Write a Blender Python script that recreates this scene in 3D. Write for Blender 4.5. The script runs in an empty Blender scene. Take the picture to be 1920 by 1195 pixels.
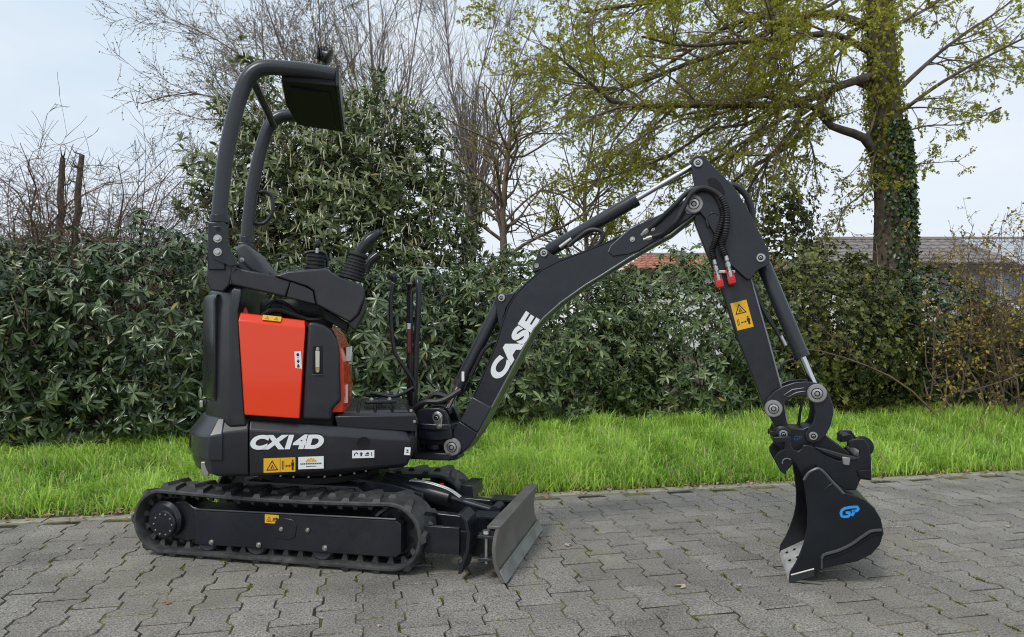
import bpy, bmesh, math, random
import numpy as np
from mathutils import Vector, Matrix

R = math.radians
scene = bpy.context.scene

# ---------------------------------------------------------------- camera
cam_data = bpy.data.cameras.new('camera')
cam = bpy.data.objects.new('camera', cam_data)
scene.collection.objects.link(cam)
cam.location = (0, 0, 1.0)
cam.rotation_euler = (R(90), 0, 0)
cam_data.sensor_width = 36
cam_data.lens = 36 * 1340 / 1920
cam_data.shift_y = 22.5 / 1920
cam_data.clip_start = 0.05
cam_data.clip_end = 2000
scene.camera = cam

# ---------------------------------------------------------------- sky, sun, exposure
SUN_EL, SUN_AZ = 50.0, -146.0          # azimuth from +Y towards +X: behind the camera, to the left
world = bpy.data.worlds.new('World')
scene.world = world
world.use_nodes = True
nt = world.node_tree
nt.nodes.clear()
N = nt.nodes.new
out = N('ShaderNodeOutputWorld')
bg = N('ShaderNodeBackground')
sky = N('ShaderNodeTexSky')
sky.sky_type = 'NISHITA'
sky.sun_disc = False
sky.sun_elevation = R(SUN_EL)
sky.sun_rotation = R(SUN_AZ)
sky.air_density = 1.0
sky.dust_density = 2.0
tc = N('ShaderNodeTexCoord')
sep = N('ShaderNodeSeparateXYZ')
ramp = N('ShaderNodeValToRGB')          # thin overcast: white at the horizon, pale blue above
ramp.color_ramp.elements[0].position = 0.0
ramp.color_ramp.elements[0].color = (0.86, 0.88, 0.94, 1)
ramp.color_ramp.elements[1].position = 1.0
ramp.color_ramp.elements[1].color = (0.78, 0.88, 0.99, 1)
el = ramp.color_ramp.elements.new(0.28)
el.color = (0.62, 0.76, 0.90, 1)
noise = N('ShaderNodeTexNoise')
noise.inputs['Scale'].default_value = 1.6
noise.inputs['Detail'].default_value = 5
noise.inputs['Roughness'].default_value = 0.55
mp = N('ShaderNodeMapping')
mp.inputs['Scale'].default_value = (1, 1, 2.4)
nr = N('ShaderNodeMapRange')
nr.inputs['From Min'].default_value = 0.42
nr.inputs['From Max'].default_value = 0.68
cl = N('ShaderNodeMixRGB')
cl.inputs['Color2'].default_value = (0.93, 0.96, 1.0, 1)
mx = N('ShaderNodeMixRGB')
mx.inputs['Fac'].default_value = 0.88
sc_ = N('ShaderNodeVectorMath'); sc_.operation = 'SCALE'
sc_.inputs['Scale'].default_value = 0.10
L = nt.links.new
L(tc.outputs['Generated'], sep.inputs[0]); L(sep.outputs['Z'], ramp.inputs['Fac'])
L(tc.outputs['Generated'], mp.inputs['Vector']); L(mp.outputs[0], noise.inputs['Vector'])
L(noise.outputs['Fac'], nr.inputs['Value'])
mul = N('ShaderNodeMath'); mul.operation = 'MULTIPLY'; mul.inputs[1].default_value = 0.70
L(nr.outputs[0], mul.inputs[0]); L(mul.outputs[0], cl.inputs['Fac'])
L(ramp.outputs[0], cl.inputs['Color1'])
L(sky.outputs[0], sc_.inputs[0])
L(sc_.outputs[0], mx.inputs['Color1']); L(cl.outputs[0], mx.inputs['Color2'])
L(mx.outputs[0], bg.inputs['Color'])
bg.inputs['Strength'].default_value = 0.93
L(bg.outputs[0], out.inputs['Surface'])

sun_data = bpy.data.lights.new('sun', 'SUN')
sun_data.energy = 1.5
sun_data.angle = R(13)
sun_data.color = (1.0, 0.97, 0.92)
sun = bpy.data.objects.new('sun', sun_data)
scene.collection.objects.link(sun)
sd = Vector((math.sin(R(SUN_AZ)) * math.cos(R(SUN_EL)), math.cos(R(SUN_AZ)) * math.cos(R(SUN_EL)), math.sin(R(SUN_EL))))
sun.rotation_euler = sd.to_track_quat('Z', 'Y').to_euler()

scene.view_settings.view_transform = 'Standard'
scene.view_settings.look = 'None'
scene.view_settings.exposure = 0.22
scene.view_settings.gamma = 1.0
scene.view_settings.use_curve_mapping = False
scene.cycles.max_bounces = 6
scene.cycles.diffuse_bounces = 3
scene.cycles.glossy_bounces = 3
scene.cycles.transmission_bounces = 4
scene.cycles.transparent_max_bounces = 8
scene.cycles.caustics_reflective = False
scene.cycles.caustics_refractive = False
scene.cycles.use_denoising = True
scene.cycles.filter_width = 1.1

# ---------------------------------------------------------------- helpers
COL = scene.collection

def tag(o, label=None, cat=None, group=None, kind=None):
    if label: o['label'] = label
    if cat: o['category'] = cat
    if group: o['group'] = group
    if kind: o['kind'] = kind
    return o

def empty(name, loc, rz=0.0):
    o = bpy.data.objects.new(name, None)
    o.empty_display_size = 0.1
    o.location = loc
    o.rotation_euler = (0, 0, rz)
    COL.objects.link(o)
    return o

def link(name, me, parent=None, mat4=None):
    o = bpy.data.objects.new(name, me)
    COL.objects.link(o)
    if parent is not None:
        o.parent = parent
    if mat4 is not None:
        o.matrix_local = mat4
    return o

def smooth_path(pts, k=5):
    p = [Vector(q) for q in pts]
    if len(p) < 3:
        return p
    res = []
    for i in range(len(p) - 1):
        a = p[max(i - 1, 0)]; b = p[i]; c = p[i + 1]; d = p[min(i + 2, len(p) - 1)]
        for j in range(k):
            t = j / k
            res.append(0.5 * ((2 * b) + (c - a) * t + (2 * a - 5 * b + 4 * c - d) * t * t + (3 * b - a - 3 * c + d) * t ** 3))
    res.append(p[-1])
    return res

class MB:
    """collects shapes and links them as one mesh object"""
    def __init__(s):
        s.v = []; s.f = []; s.m = []; s.mi = 0
    def add(s, vs, fs):
        o = len(s.v)
        s.v += [tuple(q) for q in vs]
        for f in fs:
            s.f.append([o + i for i in f]); s.m.append(s.mi)
        return s
    def box(s, x0, x1, y0, y1, z0, z1):
        return s.add([(x0, y0, z0), (x1, y0, z0), (x1, y1, z0), (x0, y1, z0), (x0, y0, z1), (x1, y0, z1), (x1, y1, z1), (x0, y1, z1)],
                     [(0, 3, 2, 1), (4, 5, 6, 7), (0, 1, 5, 4), (1, 2, 6, 5), (2, 3, 7, 6), (3, 0, 4, 7)])
    def prism(s, prof, y0, y1):
        n = len(prof)
        vs = [(p[0], y0, p[1]) for p in prof] + [(p[0], y1, p[1]) for p in prof]
        fs = [tuple(range(n)), tuple(range(2 * n - 1, n - 1, -1))]
        fs += [(i, (i + 1) % n, n + (i + 1) % n, n + i) for i in range(n)]
        return s.add(vs, fs)
    def loft(s, rings, cap0=True, cap1=True, closed=True):
        n = len(rings[0]); vs = [q for r in rings for q in r]; fs = []
        for k in range(len(rings) - 1):
            for i in range(n if closed else n - 1):
                j = (i + 1) % n
                fs.append((k * n + i, k * n + j, (k + 1) * n + j, (k + 1) * n + i))
        if cap0: fs.append(tuple(range(n - 1, -1, -1)))
        if cap1: fs.append(tuple(range((len(rings) - 1) * n, len(rings) * n)))
        return s.add(vs, fs)
    def tube(s, path, r, n=10, caps=True, flat=1.0):
        p = [Vector(q) for q in path]
        rs = r if isinstance(r, (list, tuple)) else [r] * len(p)
        rings = []
        t0 = (p[1] - p[0]).normalized()
        up = Vector((0, 0, 1)) if abs(t0.z) < 0.9 else Vector((0, 1, 0))
        nrm = t0.cross(up).normalized()
        for i in range(len(p)):
            t = (p[min(i + 1, len(p) - 1)] - p[max(i - 1, 0)]).normalized()
            nrm = (nrm - t * nrm.dot(t)).normalized()
            b = t.cross(nrm)
            rings.append([p[i] + (nrm * math.cos(2 * math.pi * k / n) + b * math.sin(2 * math.pi * k / n) * flat) * rs[i] for k in range(n)])
        return s.loft(rings, caps, caps)
    def cyl(s, p0, p1, r0, r1=None, n=20):
        return s.tube([p0, p1], [r0, r0 if r1 is None else r1], n)
    def lathe(s, prof, c, ax, n=24):
        """prof: (radius, distance along ax)"""
        ax = Vector(ax).normalized(); c = Vector(c)
        up = Vector((0, 0, 1)) if abs(ax.z) < 0.9 else Vector((1, 0, 0))
        a = ax.cross(up).normalized(); b = ax.cross(a)
        rings = [[c + ax * h + (a * math.cos(2 * math.pi * k / n) + b * math.sin(2 * math.pi * k / n)) * r for k in range(n)] for r, h in prof]
        return s.loft(rings)
    def mesh(s, name, mats, angle=32):
        bm = bmesh.new()
        vs = [bm.verts.new(q) for q in s.v]
        bm.verts.ensure_lookup_table()
        for f, mi in zip(s.f, s.m):
            try:
                fc = bm.faces.new([vs[i] for i in f]); fc.material_index = mi
            except ValueError:
                pass
        bmesh.ops.recalc_face_normals(bm, faces=bm.faces)
        me = bpy.data.meshes.new(name)
        bm.to_mesh(me); bm.free()
        for m in (mats if isinstance(mats, (list, tuple)) else [mats]):
            me.materials.append(m)
        me.polygons.foreach_set('use_smooth', [True] * len(me.polygons))
        me.set_sharp_from_angle(angle=R(angle))
        return me
    def build(s, name, mats, parent=None, frame=None, bevel=0.0, seg=2, angle=32):
        o = link(name, s.mesh(name, mats, angle), parent, frame)
        if bevel:
            b = o.modifiers.new('bevel', 'BEVEL')
            b.width = bevel; b.segments = seg; b.limit_method = 'ANGLE'; b.angle_limit = R(30)
        return o

def pr(profile, y):                       # a side-view outline at lateral position y
    return [(p[0], y, p[1]) for p in profile]

def arc(cx, cz, r, a0, a1, n=8):
    return [(cx + r * math.cos(R(a0 + (a1 - a0) * i / n)), cz + r * math.sin(R(a0 + (a1 - a0) * i / n))) for i in range(n + 1)]

# ---------------------------------------------------------------- materials
def mat(name, col, rough=0.5, metal=0.0, spec=0.5, bump=0.0, bscale=400.0, var=0.0, vscale=6.0, coat=0.0, rvar=0.0, dust=0.0, dcol=(0.13, 0.115, 0.09), dscale=3.0):
    m = bpy.data.materials.new(name)
    m.use_nodes = True
    t = m.node_tree
    p = t.nodes['Principled BSDF']
    p.inputs['Base Color'].default_value = (*col, 1)
    p.inputs['Roughness'].default_value = rough
    p.inputs['Metallic'].default_value = metal
    p.inputs['Specular IOR Level'].default_value = spec
    p.inputs['Coat Weight'].default_value = coat
    p.inputs['Coat Roughness'].default_value = 0.06
    co = t.nodes.new('ShaderNodeTexCoord')
    if var or rvar:
        n = t.nodes.new('ShaderNodeTexNoise')
        n.inputs['Scale'].default_value = vscale
        n.inputs['Detail'].default_value = 8
        n.inputs['Roughness'].default_value = 0.65
        t.links.new(co.outputs['Object'], n.inputs['Vector'])
        if var:
            mr = t.nodes.new('ShaderNodeMapRange')
            mr.inputs['From Min'].default_value = 0.3; mr.inputs['From Max'].default_value = 0.7
            mr.inputs['To Min'].default_value = 1 - var; mr.inputs['To Max'].default_value = 1 + var
            t.links.new(n.outputs['Fac'], mr.inputs['Value'])
            mu = t.nodes.new('ShaderNodeVectorMath'); mu.operation = 'SCALE'
            mu.inputs[0].default_value = col
            t.links.new(mr.outputs[0], mu.inputs['Scale'])
            t.links.new(mu.outputs[0], p.inputs['Base Color'])
        if rvar:
            m2 = t.nodes.new('ShaderNodeMapRange')
            m2.inputs['From Min'].default_value = 0.3; m2.inputs['From Max'].default_value = 0.7
            m2.inputs['To Min'].default_value = rough - rvar; m2.inputs['To Max'].default_value = rough + rvar
            t.links.new(n.outputs['Fac'], m2.inputs['Value'])
            t.links.new(m2.outputs[0], p.inputs['Roughness'])
    if dust:                               # dried dust and scuffs in uneven patches
        n3 = t.nodes.new('ShaderNodeTexNoise')
        n3.inputs['Scale'].default_value = dscale; n3.inputs['Detail'].default_value = 12; n3.inputs['Roughness'].default_value = 0.72
        t.links.new(co.outputs['Object'], n3.inputs['Vector'])
        m3 = t.nodes.new('ShaderNodeMapRange')
        m3.inputs['From Min'].default_value = 0.50; m3.inputs['From Max'].default_value = 0.78; m3.inputs['To Max'].default_value = dust
        t.links.new(n3.outputs['Fac'], m3.inputs['Value'])
        md = t.nodes.new('ShaderNodeMixRGB'); md.inputs['Color2'].default_value = (*dcol, 1)
        src = p.inputs['Base Color'].links[0].from_socket if p.inputs['Base Color'].is_linked else None
        if src: t.links.new(src, md.inputs['Color1'])
        else: md.inputs['Color1'].default_value = (*col, 1)
        t.links.new(m3.outputs[0], md.inputs['Fac']); t.links.new(md.outputs[0], p.inputs['Base Color'])
    if bump:
        n2 = t.nodes.new('ShaderNodeTexNoise')
        n2.inputs['Scale'].default_value = bscale
        n2.inputs['Detail'].default_value = 3
        t.links.new(co.outputs['Object'], n2.inputs['Vector'])
        b = t.nodes.new('ShaderNodeBump')
        b.inputs['Strength'].default_value = bump
        b.inputs['Distance'].default_value = 0.002
        t.links.new(n2.outputs['Fac'], b.inputs['Height'])
        t.links.new(b.outputs[0], p.inputs['Normal'])
    return m

def leaf_mat(name, ca, cb, rough=0.45, trans=0.25, spec=0.5, tcol=None, odd=None):
    """foliage: colour from the per-leaf attribute 'tint', some light through the blade"""
    m = bpy.data.materials.new(name)
    m.use_nodes = True
    t = m.node_tree
    p = t.nodes['Principled BSDF']; o = t.nodes['Material Output']
    at = t.nodes.new('ShaderNodeAttribute'); at.attribute_name = 'tint'
    mx = t.nodes.new('ShaderNodeMixRGB')
    mx.inputs['Color1'].default_value = (*ca, 1); mx.inputs['Color2'].default_value = (*cb, 1)
    t.links.new(at.outputs['Fac'], mx.inputs['Fac'])
    if odd:                                # the few dead or yellowed leaves carry tint 1
        gt = t.nodes.new('ShaderNodeMath'); gt.operation = 'GREATER_THAN'; gt.inputs[1].default_value = 0.97
        t.links.new(at.outputs['Fac'], gt.inputs[0])
        m2 = t.nodes.new('ShaderNodeMixRGB'); m2.inputs['Color2'].default_value = (*odd, 1)
        t.links.new(gt.outputs[0], m2.inputs['Fac']); t.links.new(mx.outputs[0], m2.inputs['Color1'])
        mx = m2
    t.links.new(mx.outputs[0], p.inputs['Base Color'])
    p.inputs['Roughness'].default_value = rough
    p.inputs['Specular IOR Level'].default_value = spec
    tr = t.nodes.new('ShaderNodeBsdfTranslucent')
    if tcol:
        tr.inputs['Color'].default_value = (*tcol, 1)
    else:
        t.links.new(mx.outputs[0], tr.inputs['Color'])
    ms = t.nodes.new('ShaderNodeMixShader'); ms.inputs['Fac'].default_value = trans
    t.links.new(p.outputs[0], ms.inputs[1]); t.links.new(tr.outputs[0], ms.inputs[2])
    t.links.new(ms.outputs[0], o.inputs['Surface'])
    return m

def np_mesh(name, verts, faces, material, tint=None, smooth=False):
    me = bpy.data.meshes.new(name)
    verts = np.asarray(verts, dtype=np.float32); faces = np.asarray(faces, dtype=np.int32)
    k = faces.shape[1]
    me.vertices.add(len(verts)); me.vertices.foreach_set('co', verts.ravel())
    me.loops.add(faces.size); me.loops.foreach_set('vertex_index', faces.ravel())
    me.polygons.add(len(faces))
    me.polygons.foreach_set('loop_start', np.arange(0, faces.size, k, dtype=np.int32))
    if smooth:
        me.polygons.foreach_set('use_smooth', np.ones(len(faces), dtype=bool))
    me.update(calc_edges=True)
    if tint is not None:
        a = me.attributes.new('tint', 'FLOAT', 'POINT')
        a.data.foreach_set('value', np.asarray(tint, dtype=np.float32))
    me.materials.append(material)
    return me

def norm(a):
    return a / np.maximum(np.linalg.norm(a, axis=-1, keepdims=True), 1e-9)

# ---------------------------------------------------------------- ground directions: E along the paving edge, NN away from the camera
PA = R(12.0)
EV = np.array((math.cos(PA), math.sin(PA), 0.0)); NV = np.array((-math.sin(PA), math.cos(PA), 0.0))
EDGE = 4.13                               # where the paving ends
rng = np.random.default_rng(7)
rnd = random.Random(11)

def en(e, n, z=0.0):
    return Vector((EV[0] * e + NV[0] * n, EV[1] * e + NV[1] * n, z))

def lawn_z(n):
    return 0.0 + 0.010 * np.clip(n - EDGE - 0.1, 0, 3.2)

def to_px(p):
    return 960 + 1340 * p[0] / max(p[1], 1e-3), 620 + 1340 * (1 - p[2]) / max(p[1], 1e-3)

# lawn soil: one sheet out to the horizon, gently rising behind the paving
m_soil = mat('soil', (0.075, 0.062, 0.035), 0.95, var=0.45, vscale=5, bump=0.6, bscale=40, spec=0.2)
ns = [-40, EDGE + 0.06, EDGE + 0.1, EDGE + 0.8, 5.6, 6.4, 7.33, 12, 40, 150, 700]
es = [-600, -60, -12, -6, -3, 0, 3, 6, 9, 15, 60, 600]
vs = [en(e, n, -0.05 if n <= EDGE + 0.07 else float(lawn_z(n))) for n in ns for e in es]
fs = [(i * len(es) + j, i * len(es) + j + 1, (i + 1) * len(es) + j + 1, (i + 1) * len(es) + j) for i in range(len(ns) - 1) for j in range(len(es) - 1)]
MBg = MB().add(vs, fs)
tag(MBg.build('lawn_ground', m_soil), kind='structure')

# paving bed that shows in the joints
def bed_material():
    m = mat('joint_sand', (0.05, 0.045, 0.035), 0.95, bump=0.5, bscale=200, spec=0.2)
    t = m.node_tree; p = t.nodes['Principled BSDF']
    n = t.nodes.new('ShaderNodeTexNoise'); n.inputs['Scale'].default_value = 3.2; n.inputs['Detail'].default_value = 9
    co = t.nodes.new('ShaderNodeTexCoord'); t.links.new(co.outputs['Object'], n.inputs['Vector'])
    r = t.nodes.new('ShaderNodeValToRGB')
    r.color_ramp.elements[0].position = 0.47; r.color_ramp.elements[0].color = (0.035, 0.031, 0.024, 1)
    r.color_ramp.elements[1].position = 0.62; r.color_ramp.elements[1].color = (0.15, 0.145, 0.04, 1)
    t.links.new(n.outputs['Fac'], r.inputs['Fac']); t.links.new(r.outputs[0], p.inputs['Base Color'])
    return m
bed = MB().add([en(-8, 0.6, -0.0042), en(11, 0.6, -0.0042), en(11, EDGE + 0.02, -0.0042), en(-8, EDGE + 0.02, -0.0042)], [(0, 1, 2, 3)])
tag(bed.build('paving_bed', bed_material()), kind='structure')

def paver_material():
    m = bpy.data.materials.new('paver_concrete'); m.use_nodes = True
    t = m.node_tree; p = t.nodes['Principled BSDF']
    ge = t.nodes.new('ShaderNodeNewGeometry')
    oi = t.nodes.new('ShaderNodeObjectInfo')
    ad = t.nodes.new('ShaderNodeMath'); ad.operation = 'ADD'
    fr = t.nodes.new('ShaderNodeMath'); fr.operation = 'FRACT'
    t.links.new(ge.outputs['Random Per Island'], ad.inputs[0]); t.links.new(oi.outputs['Random'], ad.inputs[1])
    t.links.new(ad.outputs[0], fr.inputs[0])
    base = t.nodes.new('ShaderNodeValToRGB')
    base.color_ramp.elements[0].color = (0.190, 0.177, 0.157, 1)
    base.color_ramp.elements[1].color = (0.248, 0.231, 0.203, 1)
    e = base.color_ramp.elements.new(0.5); e.color = (0.218, 0.203, 0.180, 1)
    t.links.new(fr.outputs[0], base.inputs['Fac'])
    # aggregate speckle, in world position so that no two stones are alike
    n1 = t.nodes.new('ShaderNodeTexNoise'); n1.inputs['Scale'].default_value = 135; n1.inputs['Detail'].default_value = 4; n1.inputs['Roughness'].default_value = 0.8
    t.links.new(ge.outputs['Position'], n1.inputs['Vector'])
    r1 = t.nodes.new('ShaderNodeMapRange'); r1.inputs['From Min'].default_value = 0.32; r1.inputs['From Max'].default_value = 0.7
    r1.inputs['To Min'].default_value = 0.10; r1.inputs['To Max'].default_value = 1.95
    t.links.new(n1.outputs['Fac'], r1.inputs['Value'])
    n2 = t.nodes.new('ShaderNodeTexNoise'); n2.inputs['Scale'].default_value = 2.6; n2.inputs['Detail'].default_value = 9; n2.inputs['Roughness'].default_value = 0.62
    t.links.new(ge.outputs['Position'], n2.inputs['Vector'])
    r2 = t.nodes.new('ShaderNodeMapRange'); r2.inputs['From Min'].default_value = 0.3; r2.inputs['From Max'].default_value = 0.7
    r2.inputs['To Min'].default_value = 0.72; r2.inputs['To Max'].default_value = 1.26
    t.links.new(n2.outputs['Fac'], r2.inputs['Value'])
    mu = t.nodes.new('ShaderNodeMath'); mu.operation = 'MULTIPLY'
    t.links.new(r1.outputs[0], mu.inputs[0]); t.links.new(r2.outputs[0], mu.inputs[1])
    sc = t.nodes.new('ShaderNodeVectorMath'); sc.operation = 'SCALE'
    t.links.new(base.outputs[0], sc.inputs[0]); t.links.new(mu.outputs[0], sc.inputs['Scale'])
    # pale yellowish algae film in patches
    n3 = t.nodes.new('ShaderNodeTexNoise'); n3.inputs['Scale'].default_value = 0.9; n3.inputs['Detail'].default_value = 7
    t.links.new(ge.outputs['Position'], n3.inputs['Vector'])
    r3 = t.nodes.new('ShaderNodeMapRange'); r3.inputs['From Min'].default_value = 0.5; r3.inputs['From Max'].default_value = 0.75; r3.inputs['To Max'].default_value = 0.5
    t.links.new(n3.outputs['Fac'], r3.inputs['Value'])
    mx = t.nodes.new('ShaderNodeMixRGB'); mx.inputs['Color2'].default_value = (0.235, 0.215, 0.140, 1)
    t.links.new(r3.outputs[0], mx.inputs['Fac']); t.links.new(sc.outputs[0], mx.inputs['Color1'])
    t.links.new(mx.outputs[0], p.inputs['Base Color'])
    p.inputs['Roughness'].default_value = 0.86; p.inputs['Specular IOR Level'].default_value = 0.3
    b = t.nodes.new('ShaderNodeBump'); b.inputs['Strength'].default_value = 0.55; b.inputs['Distance'].default_value = 0.003
    t.links.new(n1.outputs['Fac'], b.inputs['Height']); t.links.new(b.outputs[0], p.inputs['Normal'])
    return m
m_paver = paver_material()

# pavement: plain slab where no stone can be told apart, the stones themselves as its parts
sl = MB()
for e0, e1, n0, n1 in ((-40, 40, -30, 0.7), (-40, -6.5, 0.7, EDGE), (9.5, 40, 0.7, EDGE)):
    sl.add([en(e0, n0, -0.004), en(e1, n0, -0.004), en(e1, n1, -0.004), en(e0, n1, -0.004)], [(0, 1, 2, 3)])
pavement = tag(sl.build('pavement', m_paver), kind='structure')

PITCH, PL = 0.144, 0.207                  # column pitch and stone length
def paver_outline(inset):
    h, L2, L4, t = PITCH / 2, PL / 2, PL / 4, 0.014
    w1, w0 = h + 0.0130 - inset, h - 0.0130 - inset
    le = L2 - inset * 1.6 - 0.0012
    q = [(w1, -le), (w1, -L4 - t), (w0, -L4 + t), (w0, L4 - t), (w1, L4 + t), (w1, le)]
    return q + [(-x, y) for x, y in reversed(q)]
def paver_rings():
    o1 = paver_outline(0.0021); o0 = paver_outline(0.0048)
    return [[(x, y, -0.03) for x, y in o1], [(x, y, -0.006) for x, y in o1], [(x, y, 0.0) for x, y in o0]]
paver_me = [MB().loft(paver_rings(), False, True).mesh('paving_stone', m_paver, 20) for _ in range(1)][0]
cands = []
for k in range(-52, 58):
    for j in range(-7, 12):
        e = 1.078 + k * PITCH
        n = 2.221 + PL / 2 + j * PL + (PL / 2 if k % 2 else 0)
        if n < 0.75 or n > EDGE - 0.02: continue
        p = en(e, n)
        x, y = to_px(p)
        seen = -60 < x < 1980 and y < 1260
        cands.append((0 if seen else 1, p.length, e, n))
cands.sort()
rest = MB()
base_rings = paver_rings()
for i, (s, d, e, n) in enumerate(cands):
    ang = PA + rnd.gauss(0, 0.006)
    m4 = Matrix.Translation(en(e + rnd.gauss(0, 0.0007), n + rnd.gauss(0, 0.0007), rnd.gauss(0, 0.0011))) @ Matrix.Rotation(ang, 4, 'Z') @ Matrix.Rotation(rnd.gauss(0, 0.008), 4, 'X') @ Matrix.Rotation(rnd.gauss(0, 0.009), 4, 'Y')
    if i < 300:
        link('paving_stone', paver_me, pavement, m4)
    else:
        rest.loft([[m4 @ Vector(q) for q in r] for r in base_rings], False, True)
tag(rest.build('paving_stones_beyond', m_paver, pavement, angle=20), kind='stuff')

# edging stones along the lawn
m_edging = mat('edging_concrete', (0.31, 0.29, 0.235), 0.9, var=0.3, vscale=9, bump=0.5, bscale=180, spec=0.25)
ed = MB().box(-0.247, 0.247, -0.045, 0.045, -0.06, 0.004)
ed_me = ed.mesh('edging_stone', m_edging)
for k in range(-12, 19):
    o = link('edging_stone', ed_me, pavement, Matrix.Translation(en(k * 0.5 + 0.13, EDGE + 0.058 + rnd.gauss(0, 0.003), rnd.gauss(0, 0.002))) @ Matrix.Rotation(PA + rnd.gauss(0, 0.004), 4, 'Z'))

# ---------------------------------------------------------------- grass
def vnoise(x, y, seed, freq):
    r = np.random.default_rng(seed)
    tot = np.zeros_like(x)
    for k in range(6):
        a, ph = r.uniform(0, 2 * np.pi, 2)
        f = freq * r.uniform(0.6, 1.9)
        tot += np.sin((x * np.cos(a) + y * np.sin(a)) * f + ph)
    return tot / 6.0

m_grass = leaf_mat('grass_blade', (0.135, 0.315, 0.022), (0.58, 0.80, 0.140), 0.36, 0.46, spec=0.5, odd=(0.55, 0.47, 0.26))
def make_grass(count):
    e = rng.uniform(-5.2, 11.0, count)
    n = EDGE + 0.07 + rng.power(1.0, count) * 2.9
    clump = vnoise(e, n, 3, 9.0); big = vnoise(e, n, 4, 1.7)
    edge_wob = 0.10 * vnoise(e, e * 0, 5, 6.0)
    keep = (n > EDGE + 0.085 + edge_wob) & ((clump > -0.55) | (rng.random(count) < 0.45))
    near = np.clip((n - EDGE) / 0.25, 0, 1)
    keep &= rng.random(count) < 0.35 + 0.65 * near
    e, n, clump, big, near = e[keep], n[keep], clump[keep], big[keep], near[keep]
    N_ = len(e)
    # tufts: pull blades towards tuft centres
    tall = 0.72 + 0.36 * np.clip((e + 2.2) / 3.0, 0, 1)
    h = (0.075 + 0.125 * rng.random(N_) ** 1.5 + 0.075 * np.clip(clump, -0.6, 1) + 0.035 * big) * tall * (0.62 + 0.38 * near)
    h = np.clip(h, 0.03, 0.3)
    tuft = rng.random(N_) < 0.05
    h[tuft] *= 1.35
    tc_ = rng.uniform([-5, EDGE + 0.12], [10, EDGE + 2.4], (150, 2))            # scattered tall tufts and thin spots
    for k, (te, tn) in enumerate(tc_):
        d2 = (e - te) ** 2 + (n - tn) ** 2
        m = d2 < rng.uniform(0.07, 0.16) ** 2
        h[m] *= 1.5 if k % 5 < 3 else 0.42
    h = np.clip(h, 0.02, 0.3)
    base = EV[None] * e[:, None] + NV[None] * n[:, None]
    base[:, 2] = lawn_z(n) - 0.004
    la = rng.uniform(0, 2 * np.pi, N_) * 0.75 + 1.6 * vnoise(e, n, 9, 4.0)
    lean = np.stack([np.cos(la), np.sin(la), 0 * la], 1)
    lean[:, 1] -= 0.35
    bend = rng.uniform(0.15, 1.45, N_)[:, None] * h[:, None]
    wv = np.stack([-np.sin(la + rng.normal(0, 0.6, N_)), np.cos(la), 0 * la], 1)
    wv = norm(wv) * (rng.uniform(0.0016, 0.0048, N_))[:, None]
    mid = base + lean * bend * 0.32; mid[:, 2] += h * 0.62
    tip = base + lean * bend * 1.05; tip[:, 2] += h * (1.02 - 0.42 * (bend[:, 0] / h))
    V = np.stack([base - wv, base + wv, mid - wv * 0.85, mid + wv * 0.85, tip], 1).reshape(-1, 3)
    i = np.arange(N_)[:, None] * 5
    F = np.concatenate([i + np.array([[0, 1, 3]]), i + np.array([[0, 3, 2]]), i + np.array([[2, 3, 4]])], 0)
    tint = np.clip(0.60 + 0.32 * big + 0.30 * clump + rng.normal(0, 0.28, N_), 0, 1)
    tint = np.minimum(tint, 0.95); tint[rng.random(N_) < 0.06] = 1.0
    return np_mesh('grass', V, F, m_grass, np.repeat(tint, 5))
tag(link('grass', make_grass(210000)), 'bright green uncut grass strip between the paving and the hedge', 'grass', kind='stuff')

# low weeds and dry leaf litter at the paving edge
m_litter = leaf_mat('dry_leaf', (0.20, 0.11, 0.055), (0.46, 0.36, 0.25), 0.8, 0.1, spec=0.2)
def leaf_long(P, D, Nn, ln, wd, fold=0.25, droop=0.15, tint=None):
    """oblong leaves with a folded midrib: eight points, eight triangles each"""
    D = norm(D); S = norm(np.cross(D, Nn)); U = np.cross(S, D)
    ln = np.asarray(ln)[:, None]; wd = np.asarray(wd)[:, None]
    def q(t, w, u): return P + D * ln * t + S * wd * w + U * (wd * u - ln * droop * t * t)
    V = np.stack([P, q(.28, -.40, fold * .4), q(.28, 0, -fold * .35), q(.28, .40, fold * .4), q(.68, -.46, fold * .45), q(.68, 0, -fold * .35), q(.68, .46, fold * .45), q(1.0, 0, 0)], 1).reshape(-1, 3)
    i = np.arange(len(P))[:, None] * 8
    F = np.concatenate([i + np.array([t]) for t in ([0, 2, 1], [0, 3, 2], [1, 2, 5], [1, 5, 4], [2, 3, 6], [2, 6, 5], [4, 5, 7], [5, 6, 7])], 0)
    return V, F, None if tint is None else np.repeat(tint, 8)
def leaf_batch(P, D, Nn, ln, wd, fold=0.25, droop=0.15, tint=None):
    """many leaves: base P, direction D, face normal Nn"""
    D = norm(D); S = norm(np.cross(D, Nn)); U = np.cross(S, D)
    ln = np.asarray(ln)[:, None]; wd = np.asarray(wd)[:, None]
    c = P + D * ln * 0.5 - U * wd * fold * 0.5
    l = P + D * ln * 0.46 - S * wd * 0.5 + U * wd * fold * 0.5
    r = P + D * ln * 0.46 + S * wd * 0.5 + U * wd * fold * 0.5
    tp = P + D * ln - U * ln * droop
    V = np.stack([P, l, c, r, tp], 1).reshape(-1, 3)
    i = np.arange(len(P))[:, None] * 5
    F = np.concatenate([i + np.array([[0, 2, 1]]), i + np.array([[0, 3, 2]]), i + np.array([[1, 2, 4]]), i + np.array([[2, 3, 4]])], 0)
    return V, F, None if tint is None else np.repeat(tint, 5)
n_ = 1900
e = rng.uniform(-5, 9, n_); n = EDGE + 0.1 + rng.normal(0, 0.075, n_)
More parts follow.
